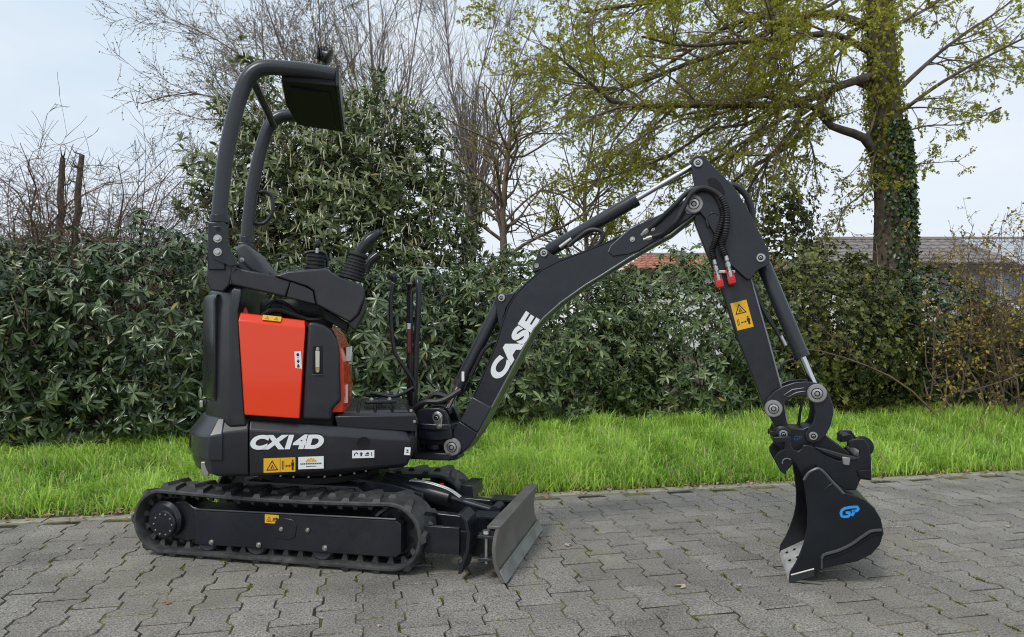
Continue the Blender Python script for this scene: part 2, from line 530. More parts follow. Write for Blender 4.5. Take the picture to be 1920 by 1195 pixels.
P = EV[None] * e[:, None] + NV[None] * n[:, None]; P[:, 2] = 0.012 + rng.random(n_) * 0.02
a = rng.uniform(0, 2 * np.pi, n_)
V, F, T = leaf_batch(P, np.stack([np.cos(a), np.sin(a), rng.normal(0, .2, n_)], 1), np.stack([rng.normal(0, .35, n_), rng.normal(0, .35, n_), np.ones(n_)], 1),
                     rng.uniform(0.012, 0.05, n_), rng.uniform(0.008, 0.026, n_), 0.4, 0.2, rng.random(n_))
tag(link('leaf_litter', np_mesh('leaf_litter', V, F, m_litter, T)), 'dry brown leaf litter scattered along the edge of the lawn', 'leaf litter', kind='stuff')

# moss cushions in the joints
m_moss = leaf_mat('moss', (0.11, 0.125, 0.02), (0.24, 0.25, 0.05), 0.9, 0.15, spec=0.1)
pts = []
for s, d, e, n in cands[:700]:
    if rnd.random() < 0.36:
        side = rnd.choice((-1, 1)); b = rnd.uniform(-0.5, 0.5) * PL
        wide = 0.0125 if abs(b) > PL / 4 else -0.0125
        for _ in range(rnd.randint(3, 16)):
            pts.append(en(e + side * (PITCH / 2 + wide) + rnd.gauss(0, 0.003), n + b + rnd.gauss(0, 0.014), -0.004))
P = np.array([tuple(q) for q in pts]); k = len(P)
P = np.repeat(P, 3, 0); k3 = len(P)
V, F, T = leaf_batch(P, np.stack([rng.normal(0, .8, k3), rng.normal(0, .8, k3), np.ones(k3)], 1), np.stack([rng.normal(0, 1, k3), rng.normal(0, 1, k3), rng.normal(0, .3, k3)], 1),
                     rng.uniform(0.006, 0.015, k3), rng.uniform(0.004, 0.008, k3), 0.2, 0.2, rng.random(k3))
tag(link('joint_moss', np_mesh('joint_moss', V, F, m_moss, T)), 'yellow green moss growing in the joints of the paving', 'moss', kind='stuff')

# ---------------------------------------------------------------- plants: shared generators
m_bark = mat('bark', (0.105, 0.085, 0.065), 0.9, var=0.45, vscale=14, bump=0.9, bscale=45, spec=0.2)
m_twig = mat('twig_bark', (0.19, 0.15, 0.115), 0.85, var=0.3, vscale=9, spec=0.2)
m_twig_grey = mat('grey_twig_bark', (0.235, 0.20, 0.175), 0.85, var=0.3, vscale=9, spec=0.2)
m_stem = mat('pale_stem_bark', (0.27, 0.21, 0.14), 0.85, var=0.3, vscale=20, spec=0.2)

def tubes(paths, radii, sides=4):
    """paths (N,K,3), radii (N,K) -> verts, quads"""
    N_, K, _ = paths.shape
    T = norm(np.gradient(paths, axis=1))
    ref = np.where(np.abs(T[:, :1, 2:3]) > 0.8, np.array([[[1.0, 0.2, 0]]]), np.array([[[0.1, 0.1, 1.0]]]))
    A = norm(np.cross(T, np.broadcast_to(ref, T.shape))); B = np.cross(T, A)
    ang = np.arange(sides) * 2 * np.pi / sides
    V = paths[:, :, None, :] + radii[:, :, None, None] * (A[:, :, None, :] * np.cos(ang)[None, None, :, None] + B[:, :, None, :] * np.sin(ang)[None, None, :, None])
    idx = np.arange(N_ * K * sides).reshape(N_, K, sides)
    a = idx[:, :-1, :]; b = np.roll(idx, -1, 2)[:, :-1, :]; c = np.roll(idx, -1, 2)[:, 1:, :]; d = idx[:, 1:, :]
    F = np.stack([a, b, c, d], -1).reshape(-1, 4)
    return V.reshape(-1, 3), F

def merge(parts):
    vs, fs, o = [], [], 0
    for v, f in parts:
        vs.append(v); fs.append(f + o); o += len(v)
    return np.concatenate(vs), np.concatenate(fs)

def resample(pts, rad, K):
    p = np.array([tuple(q) for q in smooth_path(pts, 6)]); m = len(p)
    r = np.interp(np.linspace(0, 1, m), np.linspace(0, 1, len(rad)), rad)
    s = np.concatenate([[0], np.cumsum(np.linalg.norm(np.diff(p, axis=0), axis=1))]); t = np.linspace(0, s[-1], K)
    return np.stack([np.interp(t, s, p[:, i]) for i in range(3)], 1), np.interp(t, s, r)

def grow(paths, radii, per, ratio, ang, g, rg, t0=0.25, K=6, wander=0.22, rmin=0.002, rscale=0.55, lenmin=0.0, side=None):
    """next order of branches on (N,K,3) parents: per children each"""
    N_, Kp, _ = paths.shape
    wl_ = np.sum(np.linalg.norm(np.diff(paths, axis=1), axis=2), 1) ** 0.9
    par = np.sort(rg.choice(N_, N_ * per, p=wl_ / wl_.sum())); M_ = len(par)
    t = t0 + (1 - t0) * rg.random(M_) ** 0.85
    f = t * (Kp - 1); i0 = np.minimum(f.astype(int), Kp - 2); w = (f - i0)[:, None]
    o = paths[par, i0] * (1 - w) + paths[par, i0 + 1] * w
    r0 = radii[par, i0] * (1 - w[:, 0]) + radii[par, i0 + 1] * w[:, 0]
    T = norm(paths[par, i0 + 1] - paths[par, i0])
    rv = norm(rg.normal(0, 1, (M_, 3)))
    if side is not None: rv = norm(rv + np.array(side)[None])
    perp = norm(rv - T * np.sum(rv * T, 1, keepdims=True))
    a = R(ang) * rg.uniform(0.6, 1.35, M_)[:, None]
    D = T * np.cos(a) + perp * np.sin(a)
    Lp = np.sum(np.linalg.norm(np.diff(paths, axis=1), axis=2), 1)[par]
    L_ = np.maximum(Lp * ratio * (1.12 - 0.62 * t) * rg.uniform(0.6, 1.25, M_), lenmin)
    pts = [o]; d = D
    for k in range(K - 1):
        d = norm(d + rg.normal(0, wander, (M_, 3)) + np.array([0, 0, g])[None])
        pts.append(pts[-1] + d * (L_ / (K - 1))[:, None])
    P = np.stack(pts, 1)
    rr = np.maximum(np.minimum(r0 * rscale, L_ * 0.03 + rmin), rmin)[:, None] * np.linspace(1, 0.35, K)[None]
    return P, np.maximum(rr, rmin * 0.6)

def leaves_on(paths, per, ln, wd, rg, spread=1.0, up=0.3, fold=0.2, t0=0.1, droop=0.1):
    N_, K, _ = paths.shape
    par = np.repeat(np.arange(N_), per); M_ = len(par)
    f = (t0 + (1 - t0) * rg.random(M_)) * (K - 1); i0 = np.minimum(f.astype(int), K - 2); w = (f - i0)[:, None]
    o = paths[par, i0] * (1 - w) + paths[par, i0 + 1] * w
    T = norm(paths[par, i0 + 1] - paths[par, i0])
    D = T * 0.5 + rg.normal(0, spread, (M_, 3)) * 0.6; D[:, 2] += up
    Nn = rg.normal(0, 0.6, (M_, 3)); Nn[:, 2] += 0.8
    s = rg.uniform(0.6, 1.3, M_)
    return leaf_batch(o, D, Nn, ln * s, wd * s, fold, droop, np.clip(rg.normal(0.5, 0.25, M_), 0, 1))

def dome(count, hw, hd, h, rg, depth=0.35, zc=0.42, power=2.6, lump=0.23, seed=0, front=0.7, zmin=0.02):
    """points in the outer shell of a bush (local x along hedge, y depth), with outward normals"""
    d = norm(rg.normal(0, 1, (count, 3)))
    flip = (d[:, 1] > 0) & (rg.random(count) < front)
    d[flip, 1] *= -1
    k = (np.abs(d) ** power).sum(1) ** (-1 / power)
    r = k * (1 - depth * rg.random(count) ** 1.6)
    r = r * (1 + lump * 0.8 * vnoise(d[:, 0] * 9 + 4 * d[:, 2], d[:, 2] * 9, seed + 90, 1.3))
    r = r * (1 + lump * vnoise(d[:, 0] * 3 + 1.7 * d[:, 2], d[:, 1] * 3 + 2.1 * d[:, 2], seed + 50, 2.2))
    shoot = (rg.random(count) < 0.07) & (d[:, 2] > 0.15)                         # single shoots stand clear of the mass
    r = np.where(shoot, r * rg.uniform(1.03, 1.15, count), r)
    p = d * r[:, None] * np.array([hw, hd, h * (1 - zc)])[None]
    low = p[:, 2] < 0
    k2 = (np.abs(d[:, :2]) ** power).sum(1) ** (1 / power) * k                   # below the waist the face runs straight down
    p[low, :2] /= np.maximum(k2[low], 0.35)[:, None] ** 0.8
    p[low, 2] *= zc / (1 - zc)
    p[:, 2] += h * zc
    nn = norm(d / np.array([hw, hd, h * 0.55])[None])
    ok = p[:, 2] > zmin
    return p[ok], nn[ok]

def place(p, e, n):
    """local (along, depth, up) -> world"""
    return EV[None] * (p[:, :1] + e) + NV[None] * (p[:, 1:2] + n) + np.array([[0, 0, 1.0]]) * (p[:, 2:3] + float(lawn_z(n)))

def whorls(P, A, rg, count=9, ln=0.115, wd=0.034, el=(-35, 20), fold=0.25, droop=0.12, long=False):
    """leaf rosettes at P round the axes A"""
    m = len(P)
    ref = norm(rg.normal(0, 1, (m, 3))); X = norm(np.cross(A, ref)); Y = np.cross(A, X)
    az = (np.arange(count)[None] * 2 * np.pi / count + rg.uniform(0, 6.28, (m, 1)) + rg.normal(0, 0.22, (m, count)))
    elv = np.radians(rg.uniform(el[0], el[1], (m, count)) + rg.normal(0, 14, (m, 1)))
    D = (X[:, None] * np.cos(az)[..., None] + Y[:, None] * np.sin(az)[..., None]) * np.cos(elv)[..., None] + A[:, None] * np.sin(elv)[..., None]
    Nn = np.broadcast_to(A[:, None], D.shape) + rg.normal(0, 0.25, D.shape)
    s = rg.uniform(0.68, 1.2, (m, count)) * rg.uniform(0.6, 1.25, (m, 1))
    keep = (rg.random((m, count)) < 0.9).ravel()
    tint = np.clip(rg.normal(0.42, 0.2, (m, count)) + rg.normal(0, 0.22, (m, 1)), 0, 0.95)
    tint[rg.random((m, count)) < 0.012] = 1.0
    return (leaf_long if long else leaf_batch)(np.repeat(P, count, 0)[keep], D.reshape(-1, 3)[keep], Nn.reshape(-1, 3)[keep], (ln * s).ravel()[keep], (wd * s).ravel()[keep], fold, droop, tint.ravel()[keep])

def bare_stems(e, n, hw, hd, h, count, rg, r=0.006, droopy=0.0):
    """stems that rise from the base and fan out through a bush, with side twigs"""
    b = np.stack([rg.normal(0, hw * 0.35, count), rg.normal(0, hd * 0.25, count), np.zeros(count)], 1)
    tp, _ = dome(count * 4, hw, hd, h, rg, 0.15, front=0.85, zmin=h * 0.3)
    tp = tp[:count]; b = b[:len(tp)]
    t = np.linspace(0, 1, 9)[None, :, None]
    mid = b * 0.4 + tp * 0.6; mid[:, 2] = tp[:, 2] * rg.uniform(0.35, 0.75, len(tp)); mid[:, :2] += rg.normal(0, 0.16, (len(tp), 2))
    path = b[:, None] * (1 - t) ** 2 + 2 * mid[:, None] * t * (1 - t) + tp[:, None] * t ** 2
    path = path + rg.normal(0, 0.014, path.shape)
    W_ = place(path.reshape(-1, 3), e, n).reshape(path.shape)
    rad = np.linspace(1.7, 0.55, 9)[None] * r * rg.uniform(0.6, 1.4, (len(W_), 1))
    p2, r2 = grow(W_, rad, 3, 0.4, 42, 0.03, rg, 0.35, 6, 0.2, 0.0018)
    return merge([tubes(W_, rad, 5), tubes(p2, r2, 3)])

def leaf_bush(name, label, e, n, hw, hd, h, count, material, seed, kw, shapes=None, parts=55, stems=22, cat='shrub', group='hedge shrubs behind the lawn', axis_up=0.55, domekw=None, stem_mat=None):
    rg = np.random.default_rng(seed)
    root = empty(name, en(e, n, float(lawn_z(n))))
    tag(root, label, cat, group)
    inv = Matrix.Translation(-root.location)
    off = np.array(tuple(root.location), dtype=float)
    p, nn = dome(count, hw, hd, h, rg, seed=seed, **(domekw or {}))
    Wp = place(p, e, n); Wn = EV[None] * nn[:, :1] + NV[None] * nn[:, 1:2] + np.array([[0, 0, 1.0]]) * nn[:, 2:3]
    A = norm(Wn + np.array([[0, 0, axis_up]]) + rg.normal(0, 0.3, Wn.shape))
    # the rosettes nearest the viewer are pieces of their own, the rest one mass
    key = np.linalg.norm(Wp - np.array([[0, 0, 1.0]]), axis=1) + np.where(np.abs(Wp[:, 0] / Wp[:, 1]) > 0.72, 50, 0)
    order = np.argsort(key)
    own, rest_ = order[:parts], order[parts:]
    V, F, T = whorls(Wp[rest_], A[rest_], rg, **kw)
    fo = link('foliage', np_mesh('foliage', V - off, F, material, T), root); fo['kind'] = 'stuff'
    protos = []
    for q in range(5 if parts else 0):
        V, F, T = whorls(np.zeros((1, 3)), np.array([[0, 0, 1.0]]), rg, **kw)
        protos.append(np_mesh('leaf_whorl', V, F, material, T))
    for i in own:
        rot = Vector(A[i]).to_track_quat('Z', 'Y').to_matrix().to_4x4() @ Matrix.Rotation(rnd.uniform(0, 6.28), 4, 'Z')
        link('leaf_whorl', protos[rnd.randrange(5)], root, Matrix.Translation(Vector(Wp[i] - off)) @ rot)
    V, F = bare_stems(e, n, hw, hd, h, stems, rg)
    link('stem', np_mesh('stem', V - off, F, stem_mat or m_stem, smooth=True), root)
    return root, rg

# ---------------------------------------------------------------- hedge row
m_rhodo = leaf_mat('rhododendron_leaf', (0.024, 0.047, 0.016), (0.155, 0.210, 0.090), 0.30, 0.06, spec=0.6, odd=(0.26, 0.22, 0.05))
m_rhodo_lt = leaf_mat('rhododendron_light_leaf', (0.035, 0.068, 0.022), (0.200, 0.260, 0.090), 0.34, 0.12, spec=0.55, odd=(0.32, 0.26, 0.06))
m_laurel = leaf_mat('laurel_leaf', (0.062, 0.098, 0.030), (0.265, 0.300, 0.130), 0.32, 0.16, spec=0.55, odd=(0.30, 0.25, 0.07))
m_ivy = leaf_mat('ivy_leaf', (0.024, 0.052, 0.020), (0.095, 0.145, 0.045), 0.36, 0.10, spec=0.5)
m_ivy_yel = leaf_mat('ivy_young_leaf', (0.034, 0.052, 0.011), (0.185, 0.190, 0.040), 0.45, 0.2, spec=0.4)
KR = dict(count=10, ln=0.090, wd=0.0255, el=(-50, 12), droop=0.25, long=True)
leaf_bush('rhododendron', 'dark green rhododendron at the far left of the hedge', -3.6, 7.05, 1.45, 0.95, 1.93, 2500, m_rhodo, 21, KR)
leaf_bush('rhododendron', 'dark green rhododendron in the hedge left of the excavator counterweight', -1.65, 7.15, 1.4, 0.95, 1.84, 2500, m_rhodo, 22, KR)
leaf_bush('rhododendron', 'dark green rhododendron in the hedge behind the travel levers', 0.2, 7.35, 1.3, 0.95, 1.64, 2300, m_rhodo, 23, KR)
leaf_bush('rhododendron', 'mid green rhododendron in the hedge behind the lettered boom', 1.9, 7.45, 1.25, 0.95, 1.78, 2300, m_rhodo_lt, 24, dict(count=9, ln=0.082, wd=0.026, el=(-45, 30), droop=0.2, long=True))
leaf_bush('rhododendron', 'paler green rhododendron in the hedge left of the dipper arm', 3.6, 7.5, 1.2, 0.95, 1.78, 2400, m_rhodo_lt, 25, dict(count=8, ln=0.078, wd=0.026, el=(-45, 35), droop=0.2, long=True))
leaf_bush('ivy_shrub', 'yellowish ivy grown shrub right of the bucket linkage', 5.2, 7.5, 1.25, 0.9, 1.90, 3400, m_ivy_yel, 26, dict(count=5, ln=0.055, wd=0.042, el=(-30, 40)), parts=40, stems=30, axis_up=0.2)
leaf_bush('ivy_shrub', 'dark ivy mound under the big trunk at the right', 6.7, 7.75, 1.3, 0.9, 1.68, 2900, m_ivy, 27, dict(count=5, ln=0.06, wd=0.05, el=(-35, 30)), parts=40, stems=14, axis_up=0.1)
leaf_bush('ivy_shrub', 'dark evergreen shrub at the far right edge', 8.9, 7.6, 1.4, 0.9, 1.34, 2200, m_ivy, 28, dict(count=6, ln=0.075, wd=0.045, el=(-35, 30)), parts=30, stems=12, axis_up=0.2)

# the tall laurel behind the excavator, with its cream flower buds
lau, rg = leaf_bush('cherry_laurel', 'tall laurel bush with cream flower spikes behind the roll bar', -0.35, 10.0, 1.95, 1.3, 4.2, 7600, m_laurel, 31, dict(count=8, ln=0.112, wd=0.038, el=(-25, 60), droop=0.15, long=True), parts=0, stems=42, cat='shrub', group='shrubs behind the hedge', axis_up=0.9,
                    domekw=dict(depth=0.58, lump=0.32, front=0.55, power=2.1))
p, nn = dome(1500, 2.0, 1.35, 4.3, rg, depth=0.2, lump=0.24, seed=31, front=0.7, power=2.1, zmin=1.2)
Wp = place(p, -0.35, 10.0)
n_ = len(Wp)
tipd = np.stack([rg.normal(0, .25, n_), rg.normal(0, .25, n_), np.ones(n_)], 1)
path = Wp[:, None] + norm(tipd)[:, None] * (np.linspace(0, 1, 4)[None, :, None] * rg.uniform(0.08, 0.17, n_)[:, None, None])
V, F = tubes(path, np.array([[0.004, 0.009, 0.008, 0.002]]) * rg.uniform(0.7, 1.2, (n_, 1)), 5)
m_bud = mat('laurel_bud', (0.46, 0.45, 0.27), 0.7, var=0.25, vscale=4)
fo = link('flower_spike', np_mesh('flower_spike', V - np.array(tuple(lau.location)), F, m_bud, smooth=True), lau); fo['kind'] = 'stuff'

# ---------------------------------------------------------------- trees
def tree(name, label, base, limbs, orders, bark, twig, leaf=None, seed=1, cat='tree', group='trees behind the hedge', trunk_sides=10, extra=None, lpart='crown'):
    """limbs: (points, radii) main axes; orders: list of grow() settings, one per branch order"""
    rg = np.random.default_rng(seed)
    root = empty(name, base); off = np.array(tuple(base), dtype=float)
    tag(root, label, cat, group)
    main = []; K = 16
    for pts, rad in limbs:
        main.append(resample([Vector(q) for q in pts], rad, K))
    P = np.stack([m[0] for m in main]); r = np.stack([m[1] for m in main])
    P[1:] = P[1:] + 0.0
    V, F = tubes(P, r, trunk_sides)
    link('trunk', np_mesh('trunk', V - off, F, bark, smooth=True), root)
    tw = []
    first = orders[0].pop('skip', 0)
    cur, cr = P[first:], r[first:]
    allp = []
    for o in orders:
        cur, cr = grow(cur, cr, rg=rg, **o)
        tw.append(tubes(cur, cr, 4 if len(cur) < 900 else 3)); allp.append(cur)
    V, F = merge(tw)
    link('branches', np_mesh('branches', V - off, F, twig, smooth=True), root)
    if leaf:
        m_, per, ln, wd, kw = leaf
        parts_ = [leaves_on(allp[-1], per, ln, wd, rg, **kw)]
        if len(allp) > 1: parts_.append(leaves_on(allp[-2], max(per // 2, 1), ln, wd, rg, **kw))
        V, F = merge([(a, b) for a, b, c in parts_]); T = np.concatenate([c for a, b, c in parts_])
        fo = link(lpart, np_mesh(lpart, V - off, F, m_, T), root); fo['kind'] = 'stuff'
    return root, rg, allp

def at(Y, pts):
    """(x, z) pairs at depth Y, or (x, z, dy) with an offset in depth"""
    return [Vector((q[0], Y + (q[2] if len(q) > 2 else 0), q[1])) for q in pts]
def fan(pts, dy):
    k = len(pts) - 1
    return [(q[0], q[1], dy * i / k) for i, q in enumerate(pts)]

m_spring = leaf_mat('young_leaf', (0.200, 0.215, 0.015), (0.600, 0.600, 0.070), 0.5, 0.66, spec=0.3)
m_catkin = leaf_mat('bud_leaf', (0.150, 0.130, 0.040), (0.320, 0.290, 0.090), 0.6, 0.2, spec=0.3)

# the big ivy clad tree at the right
Y0 = 10.0
trunk = [(5.343, 0.701), (5.313, 1.597), (5.328, 2.642), (5.284, 3.388), (5.209, 4.134), (5.172, 4.881), (5.134, 5.627), (5.075, 6.746), (4.985, 8.463)]
limbs = [(at(Y0, trunk), [0.29, 0.265, 0.24, 0.23, 0.215, 0.195, 0.17, 0.13, 0.07])]
LL = [([(5.149, 3.388), (4.866, 3.657), (4.552, 3.716), (4.254, 3.776), (3.993, 3.97), (3.582, 3.925), (3.06, 3.672), (2.463, 3.575)], -0.9, 0.115),
      ([(5.149, 4.582), (4.627, 4.396), (3.806, 4.045), (2.91, 3.94), (2.09, 3.866), (1.343, 3.791), (0.896, 4.03), (0.388, 4.343)], -1.6, 0.10),
      ([(5.134, 5.179), (4.478, 5.515), (3.881, 5.388), (3.284, 5.164), (2.537, 4.94), (1.642, 4.642), (1.119, 4.746), (0.746, 4.582)], 1.1, 0.10),
      ([(5.075, 6.299), (4.179, 6.299), (3.06, 5.851), (2.015, 5.463), (1.269, 5.291), (0.933, 5.179)], -0.6, 0.09),
      ([(5.187, 4.284), (4.701, 4.545), (4.104, 3.761), (3.507, 3.388), (3.06, 3.015), (2.612, 2.791)], 0.9, 0.08),
      ([(4.03, 3.94), (3.657, 3.463), (3.358, 3.015), (3.246, 2.493), (3.134, 2.269)], 0.2, 0.05),
      ([(5.075, 5.851), (4.478, 6.075), (3.806, 5.776), (3.209, 5.627), (2.761, 5.403), (2.239, 5.179), (1.716, 5.03)], 2.0, 0.09),
      ([(5.149, 4.806), (4.328, 4.955), (3.507, 4.731), (2.761, 4.507), (2.015, 4.284), (1.418, 4.209)], -2.2, 0.08),
      ([(5.239, 3.836), (5, 3.388), (4.851, 2.94), (4.478, 2.642), (4.328, 2.343)], -0.5, 0.035),
      ([(5.254, 4.209), (5.746, 4.657), (6.269, 5.09), (6.94, 5.552), (7.463, 5.925)], 0.6, 0.06),
      ([(5.254, 3.91), (5.821, 4.358), (6.493, 4.731), (7.239, 5.067)], -0.8, 0.05),
      ([(5.313, 3.724), (5.746, 3.836), (6.194, 3.836), (6.642, 4.03)], -0.3, 0.022),
      ([(5.343, 3.239), (5.746, 3.343), (6.119, 3.388), (6.381, 3.418)], 0.2, 0.016),
      ([(5.187, 5.179), (5.672, 5.478), (6.269, 5.851), (6.866, 6.299)], 1.0, 0.06),
      ([(5.284, 4.06), (5.746, 4.209), (6.269, 4.299), (7.015, 4.313)], 0.9, 0.03),
      ([(3.881, 4.022), (3.284, 3.687), (2.761, 3.388), (2.239, 3.164), (1.791, 3.015), (1.418, 2.791)], 1.4, 0.045),
      ([(3.582, 3.925), (3.06, 3.388), (2.687, 3.015), (2.463, 2.642), (2.313, 2.343)], 1.8, 0.035),
      ([(2.91, 3.94), (2.313, 3.537), (1.642, 3.313), (1.045, 3.164), (0.597, 3.015)], 0.8, 0.04),
      ([(2.09, 3.866), (1.493, 3.463), (1.119, 3.015), (0.896, 2.642)], -0.6, 0.03),
      ([(5.149, 5.478), (4.776, 5.179), (4.328, 4.657), (3.881, 4.433), (3.433, 4.209), (2.836, 4.134)], 1.6, 0.06),
      ([(5.112, 6.075), (4.701, 5.776), (4.179, 5.254), (3.582, 4.955), (2.985, 4.806)], -1.4, 0.06)]
for pts, dy, r0 in LL:
    r0 *= 0.62
    limbs.append((at(Y0, fan(pts, dy)), [r0, r0 * 0.8, r0 * 0.6, r0 * 0.42, 0.010]))
big, rg, allp = tree('spring_tree', 'big ivy clad tree with young yellow green leaves at the right', Vector((trunk[0][0], Y0, 0.02)), limbs,
     [dict(skip=1, per=17, ratio=0.36, ang=42, g=-0.02, t0=0.12, K=7, wander=0.16), dict(per=7, ratio=0.5, ang=40, g=-0.05, t0=0.15, K=5, wander=0.16, rmin=0.0016), dict(per=4, ratio=0.55, ang=40, g=-0.03, t0=0.15, K=4, wander=0.15, rmin=0.0013, lenmin=0.1)],
     m_bark, m_twig, (m_spring, 13, 0.031, 0.021, dict(spread=0.9, up=-0.1)), seed=41)
# ivy on its trunk
def ivy_on(tp, rad, count, rg, offs, lo, hi, side=None):
    t = rg.uniform(lo, hi, count) * (len(tp) - 1); i0 = t.astype(int).clip(0, len(tp) - 2); w = (t - i0)[:, None]
    tp = np.array([tuple(q) for q in tp]); rad = np.array(rad)
    c = tp[i0] * (1 - w) + tp[i0 + 1] * w; r = rad[i0] * (1 - w[:, 0]) + rad[i0 + 1] * w[:, 0]
    a = rg.uniform(-np.pi, np.pi, count) if side is None else rg.normal(side, 0.9, count)
    nn = np.stack([np.cos(a), np.sin(a), 0 * a], 1)
    c = c + nn * (r + rg.random(count) * 0.07)[:, None]
    D = rg.normal(0, 0.5, (count, 3)); D[:, 2] -= 0.6
    return leaf_batch(c - offs, D, nn + rg.normal(0, 0.4, (count, 3)), rg.uniform(0.04, 0.08, count), rg.uniform(0.035, 0.06, count), 0.2, 0.1, rg.random(count))
tp = at(Y0, trunk)
V, F, T = ivy_on(tp, [0.29, 0.265, 0.24, 0.23, 0.215, 0.195, 0.17, 0.13, 0.07], 5200, rg, np.array(tuple(big.location)), 0.02, 0.46, side=-0.35)
fo = link('ivy', np_mesh('ivy', V, F, m_ivy, T), big); fo['kind'] = 'stuff'
V, F, T = ivy_on(tp, [0.29, 0.265, 0.24, 0.23, 0.215, 0.195, 0.17, 0.13, 0.07], 2600, rg, np.array(tuple(big.location)), 0.3, 0.85)
fo = link('trunk_leaves', np_mesh('trunk_leaves', V, F, m_spring, T), big); fo['kind'] = 'stuff'

# smaller green tree in the middle
b = [(-0.12, 0.828), (-0.129, 2.201), (-0.154, 2.888), (-0.086, 3.575), (-0.034, 4.175), (0, 4.776)]
limbs = [(at(11.5, b), [0.065, 0.06, 0.05, 0.04, 0.03, 0.012]),
         (at(11.5, fan([(-0.137, 2.716), (0.215, 3.06), (0.687, 3.36)], -0.3)), [0.022, 0.015, 0.006]),
         (at(11.5, fan([(-0.086, 3.489), (-0.472, 3.832), (-0.687, 4.072)], 0.4)), [0.02, 0.012, 0.006]),
         (at(11.5, fan([(-0.069, 3.746), (0.257, 4.175), (0.601, 4.476)], 0.4)), [0.02, 0.012, 0.006]),
         (at(11.5, fan([(-0.026, 4.261), (-0.257, 4.69), (-0.472, 4.862)], -0.4)), [0.018, 0.012, 0.006])]
tree('young_tree', 'slender young tree with yellow green leaves left of the boom', Vector((b[0][0], 11.5, 0.05)), limbs,
     [dict(per=14, ratio=0.5, ang=50, g=-0.02, t0=0.2, K=6, wander=0.2, rmin=0.003), dict(per=6, ratio=0.5, ang=42, g=-0.04, t0=0.15, K=4, wander=0.18, lenmin=0.12)],
     m_twig, m_twig, (m_spring, 9, 0.036, 0.024, dict(spread=0.9, up=-0.1)), seed=43)
b = [(1.287, 0.813), (1.306, 2.399), (1.269, 3.239), (1.343, 3.985), (1.493, 4.638)]
limbs = [(at(12.5, b), [0.045, 0.04, 0.033, 0.022, 0.01]), (at(12.5, fan([(1.287, 2.866), (0.933, 3.332), (0.746, 3.705)], 0.4)), [0.02, 0.012, 0.006]), (at(12.5, fan([(1.287, 3.146), (1.772, 3.519), (2.239, 3.892)], -0.3)), [0.02, 0.012, 0.006]),
         (at(12.5, fan([(1.306, 2.679), (2.052, 2.772), (2.519, 3.052)], 0.5)), [0.018, 0.012, 0.006])]
tree('young_tree', 'thin leafy young tree behind the arm cylinder', Vector((b[0][0], 12.5, 0.05)), limbs,
     [dict(per=16, ratio=0.5, ang=48, g=0.0, t0=0.15, K=6, wander=0.2, rmin=0.003), dict(per=6, ratio=0.5, ang=42, g=-0.03, t0=0.15, K=4, wander=0.18, lenmin=0.14)],
     m_twig, m_twig, (m_spring, 9, 0.038, 0.025, dict(spread=0.9, up=-0.1)), seed=44)

# bare trees behind the laurel
def bare(name, label, Y, base, stems, seed, per=(30, 9, 4), r0=0.055, twig=None, leaf=None, ang=24, g=0.06, ratio=0.34):
    b = base[0]
    limbs = []
    for s, dy in stems:
        pts = fan(s, dy)
        limbs.append((at(Y, pts), [r0, r0 * 0.8, r0 * 0.55, r0 * 0.3, 0.008]))
    return tree(name, label, Vector((b[0], Y, 0.05)), limbs,
         [dict(per=per[0], ratio=ratio, ang=ang, g=g, t0=0.25, K=7, wander=0.12, rmin=0.004), dict(per=per[1], ratio=0.45, ang=ang * 1.15, g=g * 0.7, t0=0.15, K=6, wander=0.14, rmin=0.0042), dict(per=per[2], ratio=0.5, ang=ang * 1.2, g=0.03, t0=0.1, K=4, wander=0.15, rmin=0.0034, lenmin=0.3)],
         twig or m_twig_grey, twig or m_twig_grey, leaf, seed=seed, trunk_sides=8)
bare('bare_tree', 'bare grey tree rising behind the laurel left of centre', 15.0, [(-2.731, 0.776)],
     [([(-2.776, 0.776), (-2.91, 2.567), (-3.022, 4.582), (-3.414, 6.485), (-3.828, 8.612)], 0.8), ([(-2.731, 0.776), (-2.731, 2.791), (-2.776, 4.582), (-2.888, 6.821), (-3.022, 9.172)], -0.5), ([(-2.687, 0.776), (-2.597, 3.015), (-2.44, 4.806), (-2.183, 6.597), (-1.847, 8.948)], 0.5)], 51)
bare('bare_tree', 'bare grey tree with upswept twigs in the middle of the sky', 15.5, [(-0.995, 0.769)],
     [([(-0.972, 0.769), (-0.879, 2.619), (-0.81, 4.123), (-0.879, 5.396), (-0.694, 6.784), (-0.174, 8.634)], 0.6), ([(-1.018, 0.769), (-0.972, 2.966), (-0.925, 4.354), (-1.249, 6.09), (-1.504, 8.866)], -0.6), ([(-0.949, 0.769), (-0.81, 2.735), (-0.694, 4.354), (-0.289, 5.685), (0.174, 7.015), (0.671, 8.102)], 0.2)], 52)
